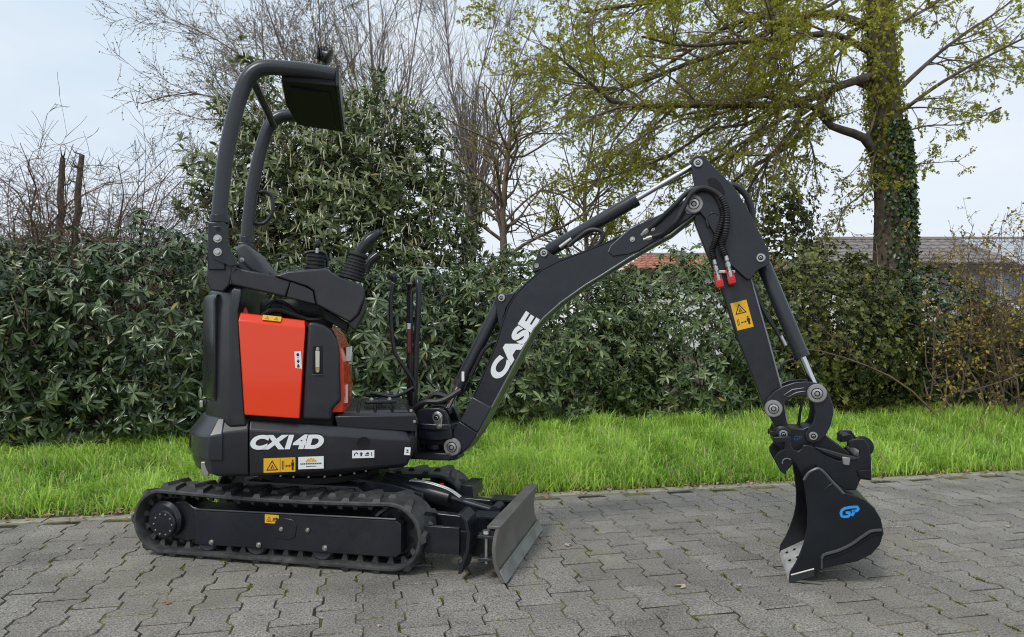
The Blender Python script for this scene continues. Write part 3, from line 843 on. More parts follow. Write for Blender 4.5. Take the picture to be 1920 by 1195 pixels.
bare('budding_tree', 'budding tree with long branches reaching left over the roll bar', 13.0, [(-3.493, 0.806)],
     [([(-3.531, 0.806), (-3.609, 2.746), (-3.881, 4.104), (-4.754, 4.881), (-5.627, 5.172), (-6.442, 4.929)], -0.6), ([(-3.512, 0.806), (-3.59, 2.94), (-3.881, 4.687), (-4.754, 5.851), (-5.53, 6.433), (-6.403, 6.84)], 0.4), ([(-3.493, 0.806), (-3.531, 3.134), (-3.735, 4.881), (-4.172, 6.142), (-4.657, 7.597)], -0.2),
      ([(-3.454, 0.806), (-3.454, 3.134), (-3.531, 4.881), (-3.59, 6.433), (-3.687, 7.985)], 0.5), ([(-3.512, 0.806), (-3.784, 2.358), (-4.463, 3.328), (-5.142, 3.813), (-5.821, 4.299)], 0.3)], 53, per=(34, 8, 4), r0=0.042, twig=m_twig, leaf=(m_catkin, 3, 0.034, 0.020, dict(spread=0.8, up=0.1)), ang=34, g=0.02, ratio=0.30)

# bare thicket at the left with its two broken posts of dead wood
def thicket(name, label, Y, x0, x1, top, seed, count, material, arch=0.5, length=1.0, leaf=None):
    rg = np.random.default_rng(seed)
    xb = rg.uniform(x0, x1, count); base = np.stack([xb, Y + rg.normal(0, 0.45, count), np.zeros(count)], 1)
    pts = [base]; d = norm(np.stack([rg.normal(0, 0.35, count), rg.normal(0, 0.3, count), np.ones(count)], 1))
    Ls = top * rg.uniform(0.55, 1.25, count) * length
    for k in range(9):
        d = norm(d + rg.normal(0, 0.15, (count, 3)) + np.array([0, 0, -arch * 0.05 * k])[None])
        pts.append(pts[-1] + d * (Ls / 9)[:, None])
    P = np.stack(pts, 1); rad = np.linspace(0.013, 0.0035, 10)[None] * rg.uniform(0.6, 1.3, (count, 1))
    p2, r2 = grow(P, rad, 7, 0.32, 45, -0.03, rg, 0.3, 6, 0.24, 0.0028)
    p3, r3 = grow(p2, r2, 5, 0.5, 45, -0.03, rg, 0.2, 4, 0.2, 0.0032)
    c = Vector(((x0 + x1) / 2, Y, 0.05)); off = np.array(tuple(c))
    root = tag(empty(name, c), label, 'shrub', 'shrubs behind the hedge')
    V, F = merge([tubes(P, rad, 4), tubes(p2, r2, 3), tubes(p3, r3, 3)])
    link('branches', np_mesh('branches', V - off, F, material, smooth=True), root)
    if leaf:
        m_, per, ln, wd = leaf
        V, F, T = leaves_on(p3, per, ln, wd, rg, 0.8, 0.1)
        fo = link('leaves', np_mesh('leaves', V - off, F, m_, T), root); fo['kind'] = 'stuff'
    return root
m_brown_twig = mat('brown_twig_bark', (0.15, 0.105, 0.075), 0.85, var=0.3, vscale=6, spec=0.2)
thicket('bare_thicket', 'tangle of bare arching brown twigs above the hedge at the left', 8.9, -6.6, -4.5, 2.75, 61, 340, m_brown_twig, 0.85, 1.12)
thicket('bare_thicket', 'brown twig thicket at the left edge of the picture', 8.4, -6.9, -5.6, 1.9, 66, 200, m_brown_twig, 0.6, 1.1)
thicket('bare_thicket', 'low bare twigs between the dead posts and the laurel', 9.6, -5.0, -3.5, 1.95, 62, 220, m_brown_twig, 0.75, 1.15)
for lab, s in (('dead wood post overgrown with twigs, left one of two', [(-5.569, 1.919), (-5.562, 2.445), (-5.543, 3.128)]), ('dead wood post overgrown with twigs, right one of two', [(-5.385, 1.919), (-5.359, 2.445), (-5.306, 3.167)])):
    P, r = resample(at(8.8, s), [0.042, 0.04, 0.03], 8)
    P = P + np.random.default_rng(3).normal(0, 0.006, P.shape)
    P[0, 2] = 0.0
    rag = MB().tube([tuple(q) for q in P], list(r), 9)
    for k in range(7):
        i = rnd.randint(2, 7); a = rnd.uniform(0, 6.28); q = Vector(P[i])
        rag.tube([q, q + Vector((math.cos(a) * 0.09, math.sin(a) * 0.09, 0.03)), q + Vector((math.cos(a) * 0.13, math.sin(a) * 0.13, 0.1))], [0.012, 0.008, 0.003], 5)
    tag(rag.build('dead_post', m_bark), lab, 'post', 'dead posts in the thicket')

# copper leaved shrub at the right and its neighbour
m_copper = leaf_mat('copper_leaf', (0.230, 0.185, 0.028), (0.450, 0.350, 0.085), 0.6, 0.3, spec=0.3)
thicket('copper_shrub', 'thin stemmed shrub with copper brown young leaves at the right', 8.0, 4.4, 6.6, 1.75, 63, 75, m_brown_twig, 0.3, 1.1, (m_copper, 2, 0.042, 0.027))
thicket('sparse_shrub', 'sparse twiggy shrub before the roofs right of the arm', 8.7, 2.9, 4.2, 2.0, 64, 13, m_stem, 0.3, 1.0, (m_ivy_yel, 1, 0.03, 0.02))
thicket('sparse_shrub', 'upright twigs with opening leaves beside the tiled roof', 9.4, 5.9, 7.2, 2.2, 65, 14, m_brown_twig, 0.05, 1.0, (m_copper, 1, 0.04, 0.025))

# ivy covered stump behind the arm
leaf_bush('ivy_stump', 'tall olive green ivy covered stump behind the dipper arm', 6.95, 10.85, 0.72, 0.6, 3.55, 3000, m_ivy_yel, 71, dict(count=5, ln=0.06, wd=0.045, el=(-30, 40)), parts=0, stems=8, cat='tree', group='trees behind the hedge', axis_up=0.2, domekw=dict(depth=0.3, lump=0.2, power=2.2))
leaf_bush('back_shrub', 'dim green shrub behind the middle of the hedge', 2.6, 10.2, 2.0, 0.7, 2.0, 1400, m_rhodo_lt, 72, dict(count=8, ln=0.10, wd=0.034, el=(-20, 40)), parts=0, stems=14, group='shrubs behind the hedge')
leaf_bush('back_shrub', 'olive shrub behind the hedge left of the roll bar', -3.4, 10.0, 1.6, 0.8, 2.15, 1300, m_laurel, 73, dict(count=8, ln=0.10, wd=0.034, el=(-20, 40)), parts=0, stems=14, group='shrubs behind the hedge')

# ---------------------------------------------------------------- houses beyond
m_render_w = mat('white_render', (0.72, 0.72, 0.70), 0.85, var=0.06, vscale=2)
m_tile_g = mat('grey_brown_tile', (0.21, 0.185, 0.17), 0.75, var=0.35, vscale=3)
m_tile_r = mat('red_tile', (0.36, 0.14, 0.085), 0.75, var=0.35, vscale=3)
m_dark_wood = mat('dark_timber', (0.05, 0.04, 0.035), 0.7)
m_glass = mat('window_glass', (0.16, 0.19, 0.24), 0.08, spec=0.8)
m_frame = mat('grey_window_frame', (0.30, 0.31, 0.32), 0.5)
m_ridge = mat('ridge_tile', (0.20, 0.17, 0.15), 0.75)
def roof_course(x0, x1, y0, z0, y1, z1, trim0, trim1, pitch=0.3):
    """one wavy course of pantiles between two rake lines"""
    k = int((x1 - x0) / 0.075); vs, fs = [], []
    for i in range(k + 1):
        x = x0 + (x1 - x0) * i / k
        w = 0.035 * (0.5 + 0.5 * math.cos(2 * math.pi * x / pitch)) ** 0.7
        vs += [(x, y0, z0 + w + 0.04), (x, y1, z1 + w), (x, y0, z0 + w)]
    for i in range(k):
        a, b = 3 * i, 3 * i + 3
        fs += [(a, b, b + 1, a + 1), (a + 2, b + 2, b, a)]
    return vs, fs
def hip_house(name, label, x0, x1, y0, y1, eave, ridge, tile, hip_l, hip_r, courses=8, windows=()):
    root = tag(empty(name, (x0 + 2, y0, 0)), label, 'house', 'houses beyond the garden')
    inv = Matrix.Translation(-root.location)
    wl = MB().box(x0 + 0.3, x1 - 0.25, y0 + 0.35, y1 - 0.3, -0.1, eave - 0.02)
    wall = wl.build('wall', m_render_w, root, inv)
    for wx, ww, wz, wh in windows:
        fr = MB()
        y = y0 + 0.31
        for a, b, c, d in ((wx, wx + ww, wz, wz + 0.08), (wx, wx + ww, wz + wh - 0.08, wz + wh), (wx, wx + 0.08, wz + 0.08, wz + wh - 0.08), (wx + ww - 0.08, wx + ww, wz + 0.08, wz + wh - 0.08), (wx + ww * .5 - .04, wx + ww * .5 + .04, wz + .08, wz + wh - .08)):
            fr.box(a, b, y, y + 0.06, c, d)
        w = fr.build('window', m_frame, root, inv)
        for q in (0, 1):
            link('pane', MB().box(wx + 0.09 + q * ww * .5 - q * 0.04, wx + ww * .5 - 0.05 + q * ww * .5 - q * .04, y + 0.022, y + 0.03, wz + 0.09, wz + wh - 0.09).mesh('pane', m_glass), w)
    ym = (y0 + y1) / 2
    rf = MB().add([(x0, y0, eave), (x1, y0, eave), (x1 - hip_r, ym, ridge), (x0 + hip_l, ym, ridge), (x0, y1, eave), (x1, y1, eave)],
                  [(0, 1, 2, 3), (4, 3, 2, 5), (0, 3, 4), (1, 5, 2), (0, 4, 5, 1)]).build('roof', tile, root, inv)
    for c in range(courses):
        t0, t1 = c / courses, (c + 1) / courses
        vs, fs = roof_course(x0 + hip_l * t0, x1 - hip_r * t0, y0 + (ym - y0) * t0, eave + (ridge - eave) * t0 + 0.012, y0 + (ym - y0) * t1, eave + (ridge - eave) * t1 + 0.012, 0, 0)
        link('tile_course', MB().add(vs, fs).mesh('tile_course', tile, 60), rf)
    link('ridge', MB().cyl((x0 + hip_l, ym, ridge + 0.03), (x1 - hip_r, ym, ridge + 0.03), 0.09, n=8).mesh('ridge', m_ridge), rf)
    link('gutter', MB().box(x0, x1, y0 - 0.1, y0 - 0.002, eave - 0.2, eave - 0.03).mesh('gutter', m_dark_wood), rf)
    return root
hip_house('bungalow', 'low bungalow with grey brown tiled hip roof behind the big trunk', 9.2, 14.9, 21.0, 25.0, 2.96, 3.9, m_tile_g, 0.6, 0.6, 7, ((12.75, 0.7, 1.75, 1.0), (13.75, 0.8, 1.75, 1.0)))
hip_house('bungalow', 'long low house with red tiled roof behind the dipper arm', 4.4, 11.6, 28.0, 33.0, 3.4, 4.2, m_tile_r, 1.2, 1.2, 6, ())
hip_house('white_house', 'white house with grey framed windows at the right edge', 15.9, 32.0, 27.0, 35.0, 3.45, 4.95, mat('pale_roof', (0.42, 0.44, 0.46), 0.7, var=0.15), 2.0, 3.0, 7,
          ((17.95, 0.75, 2.1, 1.2), (18.85, 0.75, 2.1, 1.2), (20.2, 1.2, 2.1, 1.2)))

# ================================================================ the mini excavator
m_black = mat('black_paint', (0.011, 0.0135, 0.019), 0.28, spec=0.5, var=0.18, vscale=5, rvar=0.07, bump=0.04, bscale=900, dust=0.16)
m_bucket = mat('bucket_paint', (0.0065, 0.0085, 0.012), 0.36, spec=0.42, var=0.2, vscale=7, rvar=0.08, bump=0.06, bscale=600, dust=0.12)
m_char = mat('charcoal_plastic', (0.016, 0.017, 0.021), 0.31, spec=0.55, bump=0.16, bscale=520, var=0.15, vscale=4, rvar=0.06, dust=0.2)
m_char2 = mat('charcoal_paint', (0.026, 0.029, 0.034), 0.28, spec=0.5, bump=0.06, bscale=700, var=0.12, vscale=4, rvar=0.06)
m_shadow = mat('black_machinery_shade', (0.007, 0.007, 0.008), 0.6, spec=0.3)  # black machinery, also painted shade in holes, slots and grooves
m_rubber = mat('track_rubber', (0.042, 0.042, 0.043), 0.52, spec=0.5, var=0.5, vscale=18, bump=0.3, bscale=160, rvar=0.1, dust=0.75, dcol=(0.12, 0.11, 0.095), dscale=9)
m_blade = mat('worn_blade_steel', (0.165, 0.156, 0.147), 0.40, metal=0.4, var=0.3, vscale=10, rvar=0.12, dust=0.35, dcol=(0.2, 0.17, 0.13), dscale=6)
m_bellow = mat('bellows_rubber', (0.014, 0.014, 0.015), 0.55)
m_red = mat('orange_red_paint', (0.82, 0.044, 0.003), 0.26, spec=0.3, coat=0.7, dust=0.04)
m_redp = mat('red_plastic', (0.55, 0.012, 0.015), 0.4)
m_chrome = mat('chrome_rod', (0.62, 0.64, 0.66), 0.16, metal=1.0)
m_zinc = mat('zinc_steel', (0.52, 0.52, 0.50), 0.34, metal=1.0, var=0.2, vscale=60)
m_steel = mat('bare_worn_steel', (0.33, 0.32, 0.31), 0.5, metal=0.75, var=0.25, vscale=12, rvar=0.12)
m_seat = mat('grey_seat_vinyl', (0.085, 0.087, 0.09), 0.6, bump=0.2, bscale=500)
m_white = mat('white_print', (0.80, 0.82, 0.82), 0.45)
m_pblack = mat('black_print', (0.012, 0.012, 0.012), 0.5)
m_yellow = mat('yellow_label', (0.78, 0.42, 0.012), 0.45)
m_blue = mat('blue_print', (0.02, 0.30, 0.80), 0.45)
m_bluedim = mat('dull_blue_print', (0.015, 0.05, 0.12), 0.5)
m_gauge = mat('sight_glass', (0.55, 0.53, 0.42), 0.15)
m_fluid = mat('gauge_fluid', (0.35, 0.28, 0.03), 0.2)
m_weld_glint = mat('weld_bead_glint', (0.24, 0.245, 0.255), 0.36, metal=0.5, bump=0.5, bscale=250)  # weld lines kept pale: the sky glint on the edges is in the colour
m_rib = mat('rib_paint', (0.085, 0.087, 0.092), 0.36, metal=0.3, bump=0.4, bscale=200)
m_hose = mat('hose_rubber', (0.013, 0.013, 0.014), 0.5)

MO = Vector((-0.905, 3.41, 0.0))
mx_ = tag(empty('mini_excavator', MO), 'black and orange-red mini excavator with open roll bar on rubber tracks', 'excavator')
FT = Matrix.Rotation(R(-13.0), 4, 'Z')                                            # tracks and blade
FH = Matrix.Rotation(R(11.2), 4, 'Z')                                             # upper body
FB = Matrix.Translation(Vector((-0.285, 3.404, 0)) - MO) @ Matrix.Rotation(R(-15.0), 4, 'Z')   # swung boom

def part(mb, name, mats, frame, bevel=0.0, seg=2, angle=32):
    return mb.build(name, mats, mx_, frame, bevel, seg, angle)
def sub(mb, name, mats, parent, bevel=0.0, seg=2, angle=32):
    return mb.build(name, mats, parent, None, bevel, seg, angle)

bolt_me = MB().lathe([(0.0001, 0.010), (0.0052, 0.010), (0.0062, 0.0085), (0.0062, 0.003), (0.0095, 0.003), (0.0095, 0.0)], (0, 0, 0), (0, -1, 0), 12).mesh('bolt', m_zinc)
def ring_pin(name, bands, n=26):
    """turned pin head: bands of (profile, material index)"""
    mb = MB()
    for prof_, mi in bands:
        mb.mi = mi
        rings = [[(r * math.cos(2 * math.pi * k / n), -h, r * math.sin(2 * math.pi * k / n)) for k in range(n)] for r, h in prof_]
        mb.loft(rings, False, False)
    return mb.mesh(name, [m_zinc, m_shadow, m_steel])  # dark bands paint the shade down in the grooves
pin_me = ring_pin('pin', [([(0.0185, 0), (0.0185, 0.006), (0.016, 0.009), (0.0105, 0.009)], 0), ([(0.0105, 0.009), (0.0095, 0.004), (0.0062, 0.004)], 1), ([(0.0062, 0.004), (0.0058, 0.0085), (0.0035, 0.009)], 0), ([(0.0035, 0.009), (0.003, 0.005), (0.0001, 0.005)], 1)])
boss_me = ring_pin('pin_boss', [([(0.0365, 0), (0.0365, 0.010), (0.033, 0.0145), (0.022, 0.0155), (0.0215, 0.012)], 2), ([(0.0215, 0.012), (0.0190, 0.0118)], 1), ([(0.0190, 0.0118), (0.0185, 0.0165), (0.011, 0.0175), (0.0105, 0.013)], 0), ([(0.0105, 0.013), (0.0075, 0.012)], 1), ([(0.0075, 0.012), (0.007, 0.016), (0.0001, 0.0162)], 2)], 30)
def bolts(parent, pts, y, s=1.0, me=None, name='bolt'):
    for u, z in pts:
        link(name, me or bolt_me, parent, Matrix.Translation((u, y, z)) @ Matrix.Scale(s, 4))

def text(name, s, material, parent, c, y, w, h, th=0.0, shear=0.0, off=0.0, spacing=1.0, depth=0.0008):
    """lettering of the given width and height, centred at c on the plane y, read from -y"""
    cu = bpy.data.curves.new('t', 'FONT'); cu.body = s; cu.offset = off; cu.shear = shear; cu.space_character = spacing; cu.extrude = 0.02
    o = bpy.data.objects.new('t', cu); COL.objects.link(o)
    bpy.context.view_layer.update()
    me = bpy.data.meshes.new_from_object(o.evaluated_get(bpy.context.evaluated_depsgraph_get()))
    bpy.data.objects.remove(o); bpy.data.curves.remove(cu)
    co = np.empty(len(me.vertices) * 3, dtype=np.float32); me.vertices.foreach_get('co', co); co = co.reshape(-1, 3)
    lo, hi = co.min(0), co.max(0)
    co = (co - (lo + hi) / 2) / (hi - lo) * np.array([w, h, 2 * depth])
    me.vertices.foreach_set('co', co.ravel()); me.update(); me.materials.clear(); me.materials.append(material); me.name = name
    m3 = Matrix(((math.cos(th), -math.sin(th), 0, c[0]), (0, 0, -1, y), (math.sin(th), math.cos(th), 0, c[1]), (0, 0, 0, 1)))
    return link(name, me, parent, m3)

def sticker(name, parent, c, y, w, h, th, mats, shapes):
    """a printed label: slab with flat print raised a hair; shapes are (material, polygon) in 0..1 coordinates"""
    mb = MB(); mb.box(-w / 2, w / 2, 0, 0.0012, -h / 2, h / 2)
    for k, (mi, poly) in enumerate(shapes):
        mb.mi = mi
        mb.prism([((a - .5) * w, (b - .5) * h) for a, b in poly], -0.0006 - 0.0003 * k / 10, 0.0)
    m4 = Matrix.Translation((c[0], y, c[1])) @ Matrix.Rotation(-th, 4, 'Y')
    return link(name, mb.mesh(name, mats), parent, m4)
def rect(a0, b0, a1, b1): return [(a0, b0), (a1, b0), (a1, b1), (a0, b1)]
def tri_sign(cx, cz, s, asp):
    """outline triangle with a mark inside; asp = width/height of the label"""
    k = s / asp
    o = [(1, [(cx - k, cz - s * .8), (cx + k, cz - s * .8), (cx, cz + s)]), (0, [(cx - k * .72, cz - s * .62), (cx + k * .72, cz - s * .62), (cx, cz + s * .66)])]
    o += [(1, [(cx - k * .3, cz - s * .5), (cx - k * .05, cz - s * .5), (cx + k * .16, cz + s * .12), (cx, cz + s * .2)]), (1, [(cx + k * .1, cz - s * .5), (cx + k * .38, cz - s * .5), (cx + k * .2, cz - s * .1)])]
    return o
def man_sign(x0, z0, x1, z1):
    """distance arrow and standing figure"""
    w, h = x1 - x0, z1 - z0
    return [(1, rect(x0, z0 + .1 * h, x0 + .05 * w, z0 + .85 * h)), (1, rect(x0 + .12 * w, z0 + .1 * h, x0 + .16 * w, z0 + .85 * h)),
            (1, rect(x0 + .32 * w, z0 + .36 * h, x0 + .66 * w, z0 + .44 * h)), (1, [(x0 + .26 * w, z0 + .4 * h), (x0 + .38 * w, z0 + .28 * h), (x0 + .38 * w, z0 + .52 * h)]), (1, [(x0 + .72 * w, z0 + .4 * h), (x0 + .6 * w, z0 + .28 * h), (x0 + .6 * w, z0 + .52 * h)]),
            (1, rect(x0 + .8 * w, z0 + .02 * h, x0 + .96 * w, z0 + .7 * h)), (1, rect(x0 + .76 * w, z0 + .4 * h, x0 + w, z0 + .7 * h)), (1, rect(x0 + .82 * w, z0 + .76 * h, x0 + .94 * w, z0 + .95 * h))]

# ---------------------------------------------------------------- undercarriage
RB, CZ, CR, CF = 0.139, 0.155, -0.578, 0.502        # belt radius, wheel height, rear and front wheel centres
def loop_point(s):
    """position and tangent on the belt loop, s in 0..1"""
    Lh = CF - CR; arcL = math.pi * RB; tot = 2 * Lh + 2 * arcL; d = (s % 1.0) * tot
    if d < Lh:
        return CR + d, CZ - RB, 1, 0
    d -= Lh
    if d < arcL:
        a = -math.pi / 2 + d / RB
        return CF + RB * math.cos(a), CZ + RB * math.sin(a), -math.sin(a), math.cos(a)
    d -= arcL
    if d < Lh:
        sag = 0.012 * math.sin(math.pi * d / Lh)
        return CF - d, CZ + RB - sag, -1, 0
    d -= Lh
    a = math.pi / 2 + d / RB
    return CR + RB * math.cos(a), CZ + RB * math.sin(a), -math.sin(a), math.cos(a)

lug = MB()
def lug_mesh(sgn):
    """skewed rubber lug: x along the belt, y across, z outwards"""
    b = [(-0.024, 0.0), (0.020, 0.0)]
    mb = MB(); sk = 0.016 * sgn
    y0, y1 = (-0.097, 0.018) if sgn > 0 else (-0.018, 0.097)
    lo = [(-0.022 - sk, y0, -0.002), (0.020 - sk, y0, -0.002), (0.024 + sk, y1, -0.002), (-0.018 + sk, y1, -0.002)]
    hi = [(-0.013 - sk, y0 + 0.006, 0.017), (0.010 - sk, y0 + 0.006, 0.017), (0.014 + sk, y1 - 0.008, 0.017), (-0.009 + sk, y1 - 0.008, 0.017)]
    return mb.loft([lo, hi]).mesh('tread_lug', m_rubber)
lug_me = [lug_mesh(1), lug_mesh(-1)]
NL = 44
def make_track(yc, near):
    belt = MB(); n = 150
    rings = []
    for i in range(n):
        u, z, tu, tz = loop_point(i / n)
        nu, nz = tz, -tu                              # outward
        hw = 0.098
        sec = [(-hw, -0.002), (-hw + 0.006, 0.003), (hw - 0.006, 0.003), (hw, -0.002), (hw, -0.011), (hw - 0.010, -0.017), (-hw + 0.010, -0.017), (-hw, -0.011)]
        rings.append([(u + nu * h, yc + y, z + nz * h) for y, h in sec])
    rings.append(rings[0])
    belt.loft(rings, False, False)
    for i in range(NL):                               # guide teeth on the inside
        u, z, tu, tz = loop_point((i + 0.5) / NL); nu, nz = tz, -tu
        for sy in (-1, 1):
            y = yc + sy * 0.04
            lo = [(u + tu * a - nu * 0.015, y + b, z + tz * a - nz * 0.015) for a, b in ((-.016, -.012), (.016, -.012), (.016, .012), (-.016, .012))]
            hi = [(u + tu * a - nu * 0.042, y + b, z + tz * a - nz * 0.042) for a, b in ((-.007, -.006), (.007, -.006), (.007, .006), (-.007, .006))]
            belt.loft([lo, hi])
    tr = part(belt, 'rubber_track', m_rubber, FT)
    for i in range(NL):
        u, z, tu, tz = loop_point(i / NL); nu, nz = tz, -tu
        m4 = Matrix(((tu, 0, nu, u), (0, 1, 0, yc), (tz, 0, nz, z), (0, 0, 0, 1)))
        if m4.determinant() < 0: m4 = m4 @ Matrix.Scale(-1, 4, (0, 1, 0))
        link('tread_lug', lug_me[i % 2], tr, m4)
    return tr
NTY, FTY = -0.292, 0.292
make_track(NTY, True); make_track(FTY, False)

for sgn in (-1, 1):
    yo = sgn * 0.372; yi = sgn * 0.20
    plate = [(-0.417, 0.21), (0.526, 0.222), (0.549, 0.206), (0.549, 0.088), (0.526, 0.069), (-0.417, 0.06)]
    f = MB().prism(plate, min(yo, yi), max(yo, yi))
    fr = part(f, 'track_frame', m_black, FT, 0.004)
    rim = MB().tube([(plate[0][0], yo, plate[0][1] + 0.004), (plate[1][0], yo, plate[1][1] + 0.004)], 0.005, 6)
    sub(rim, 'frame_edge', m_black, fr)
    if sgn < 0:
        cov = MB().prism(arc(0.02, 0.155, 0.048, 250, -70, 14) + [(0.02 + 0.06, 0.11)][:0], yo - 0.003, yo + 0.001)
        cov = MB().prism([(-0.018, 0.115), (0.045, 0.11), (0.072, 0.125), (0.078, 0.165), (0.066, 0.196), (0.02, 0.204), (-0.014, 0.196), (-0.028, 0.17), (-0.03, 0.14)], yo - 0.0035, yo + 0.001)
        sub(cov, 'inspection_cover', m_black, fr, 0.002)
        bolts(fr, [(0.007, 0.155), (0.131, 0.159)], yo - 0.003, 1.0)
        bolts(fr, [(-0.331, 0.076), (-0.1, 0.08), (0.21, 0.088)], yo - 0.001, 1.25)
        c = [(-0.039, 0.194)][0]
        sticker('warning_label', fr, c, yo - 0.0014, 0.066, 0.037, 0, [m_yellow, m_pblack], tri_sign(.3, .47, .34, 1.8) + [(1, rect(.55, .25, .95, .36)), (1, rect(.58, .44, .72, .62)), (1, rect(.76, .44, .92, .7))])
    # final drive
    c = [(-0.585, 0.129)][0]
    yq = sgn * 0.388
    ax = (0, sgn, 0)
    hub = MB().lathe([(0.058, -0.12), (0.060, -0.006), (0.055, 0.0), (0.0001, 0.0)], (CR + 0.012, yq, CZ - 0.012), ax, 28)
    hb = part(hub, 'final_drive', m_black, FT, 0.0)
    for k in range(10):
        a = 2 * math.pi * k / 10
        link('bolt', bolt_me, hb, Matrix.Translation((CR + 0.012 + 0.046 * math.cos(a), yq, CZ - 0.012 + 0.046 * math.sin(a))) @ Matrix.Rotation(0 if sgn < 0 else math.pi, 4, 'Z') @ Matrix.Scale(0.42, 4))
    spr = MB(); tooth = []
    for k in range(36):
        a = 2 * math.pi * k / 36; r = 0.112 if k % 3 == 0 else (0.100 if k % 3 == 1 else 0.092)
        tooth.append((CR + r * math.cos(a), CZ + r * math.sin(a)))
    spr.prism(tooth, yi + sgn * 0.06, yi + sgn * 0.10)
    spr.lathe([(0.085, 0), (0.085, 0.06), (0.07, 0.075)], (CR, yi + sgn * 0.10, CZ), ax, 24)
    part(spr, 'drive_sprocket', m_black, FT)
    mt = MB().prism([(CR + 0.01, CZ + 0.075), (CR + 0.09, CZ + 0.088), (CR + 0.13, CZ + 0.06), (CR + 0.175, CZ + 0.055), (CR + 0.175, CZ - 0.08), (CR + 0.10, CZ - 0.095), (CR + 0.02, CZ - 0.085)], min(yi + sgn * 0.02, yi + sgn * .14), max(yi + sgn * 0.02, yi + sgn * .14))
    part(mt, 'motor_housing', m_black, FT, 0.006)
    # idler wheel with lightening holes
    idl = MB()
    idl.lathe([(0.06, -0.02), (0.112, -0.02), (0.112, 0.035), (0.100, 0.04), (0.095, 0.02), (0.045, 0.02), (0.04, 0.045), (0.0001, 0.045)], (CF, yi + sgn * 0.09, CZ), ax, 36)
    iw = part(idl, 'idler_wheel', m_black, FT)
    for k in range(8):
        a = 2 * math.pi * (k + 0.5) / 8
        h = MB().lathe([(0.013, 0.0), (0.013, 0.003), (0.0001, 0.003)], (CF + 0.072 * math.cos(a), yi + sgn * 0.1095, CZ + 0.072 * math.sin(a)), ax, 14)
        sub(h, 'lightening_hole', m_shadow, iw)  # flat dark disc paints the shade inside the hole
    for px in [(-0.359, 0.03), (-0.119, 0.033), (0.191, 0.032)]:
        rl = MB().lathe([(0.040, -0.085), (0.052, -0.08), (0.052, -0.055), (0.038, -0.05), (0.038, -0.03), (0.052, -0.025), (0.052, 0.0), (0.044, 0.006), (0.030, 0.002), (0.0001, 0.002)], (px[0], sgn * 0.362, 0.080), ax, 26)
        part(rl, 'track_roller', m_black, FT)
# cross frame and slewing ring
cb = MB().loft([[(-0.34, -0.2, 0.11), (0.34, -0.2, 0.11), (0.34, 0.2, 0.11), (-0.34, 0.2, 0.11)], [(-0.34, -0.2, 0.24), (0.36, -0.2, 0.24), (0.36, 0.2, 0.24), (-0.34, 0.2, 0.24)], [(-0.27, -0.19, 0.315), (0.27, -0.19, 0.315), (0.27, 0.19, 0.315), (-0.27, 0.19, 0.315)]])
cbp = part(cb, 'cross_frame', m_black, FT, 0.008)
sl_ = MB().lathe([(0.23, 0.0), (0.27, 0.01), (0.27, 0.035), (0.25, 0.04), (0.25, 0.075)], (0, 0, 0.315), (0, 0, 1), 48)
slr = part(sl_, 'slewing_ring', m_shadow, FT)
for k in range(24):
    a = 2 * math.pi * k / 24
    link('bolt', bolt_me, slr, Matrix.Translation((0.262 * math.cos(a), 0.262 * math.sin(a), 0.352)) @ Matrix.Rotation(-math.pi / 2, 4, 'X') @ Matrix.Scale(0.8, 4))

# ---------------------------------------------------------------- dozer blade
prof = [(0.969, 0.219), (0.958, 0.185), (0.952, 0.138), (0.956, 0.086), (0.967, 0.051), (0.991, 0.007)]
def shift(p, du, dz=0.0): return [(a + du, b + dz) for a, b in p]
mold = MB()
back = shift(prof, -0.016)
mold.prism(prof + back[::-1], -0.39, 0.39)
top = prof[0]
mold.prism([(top[0] + 0.004, top[1] + 0.001), (top[0] + 0.002, top[1] + 0.012), (top[0] - 0.05, top[1] + 0.010), (top[0] - 0.052, top[1] - 0.003)], -0.392, 0.392)
bl = part(mold, 'dozer_blade', m_blade, FT, 0.002)
ce = prof[3:]
edge = MB().prism(shift(ce[-2:], 0.0065) + shift(ce[-2:], 0.0005)[::-1], -0.391, 0.391)
sub(edge, 'cutting_edge', m_steel, bl, 0.001)
sub(MB().tube([(ce[-2][0] + 0.0065, -0.388, ce[-2][1] + 0.0035), (ce[-2][0] + 0.0065, 0.388, ce[-2][1] + 0.0035)], 0.0052, 8), 'weld_seam', m_zinc, bl)
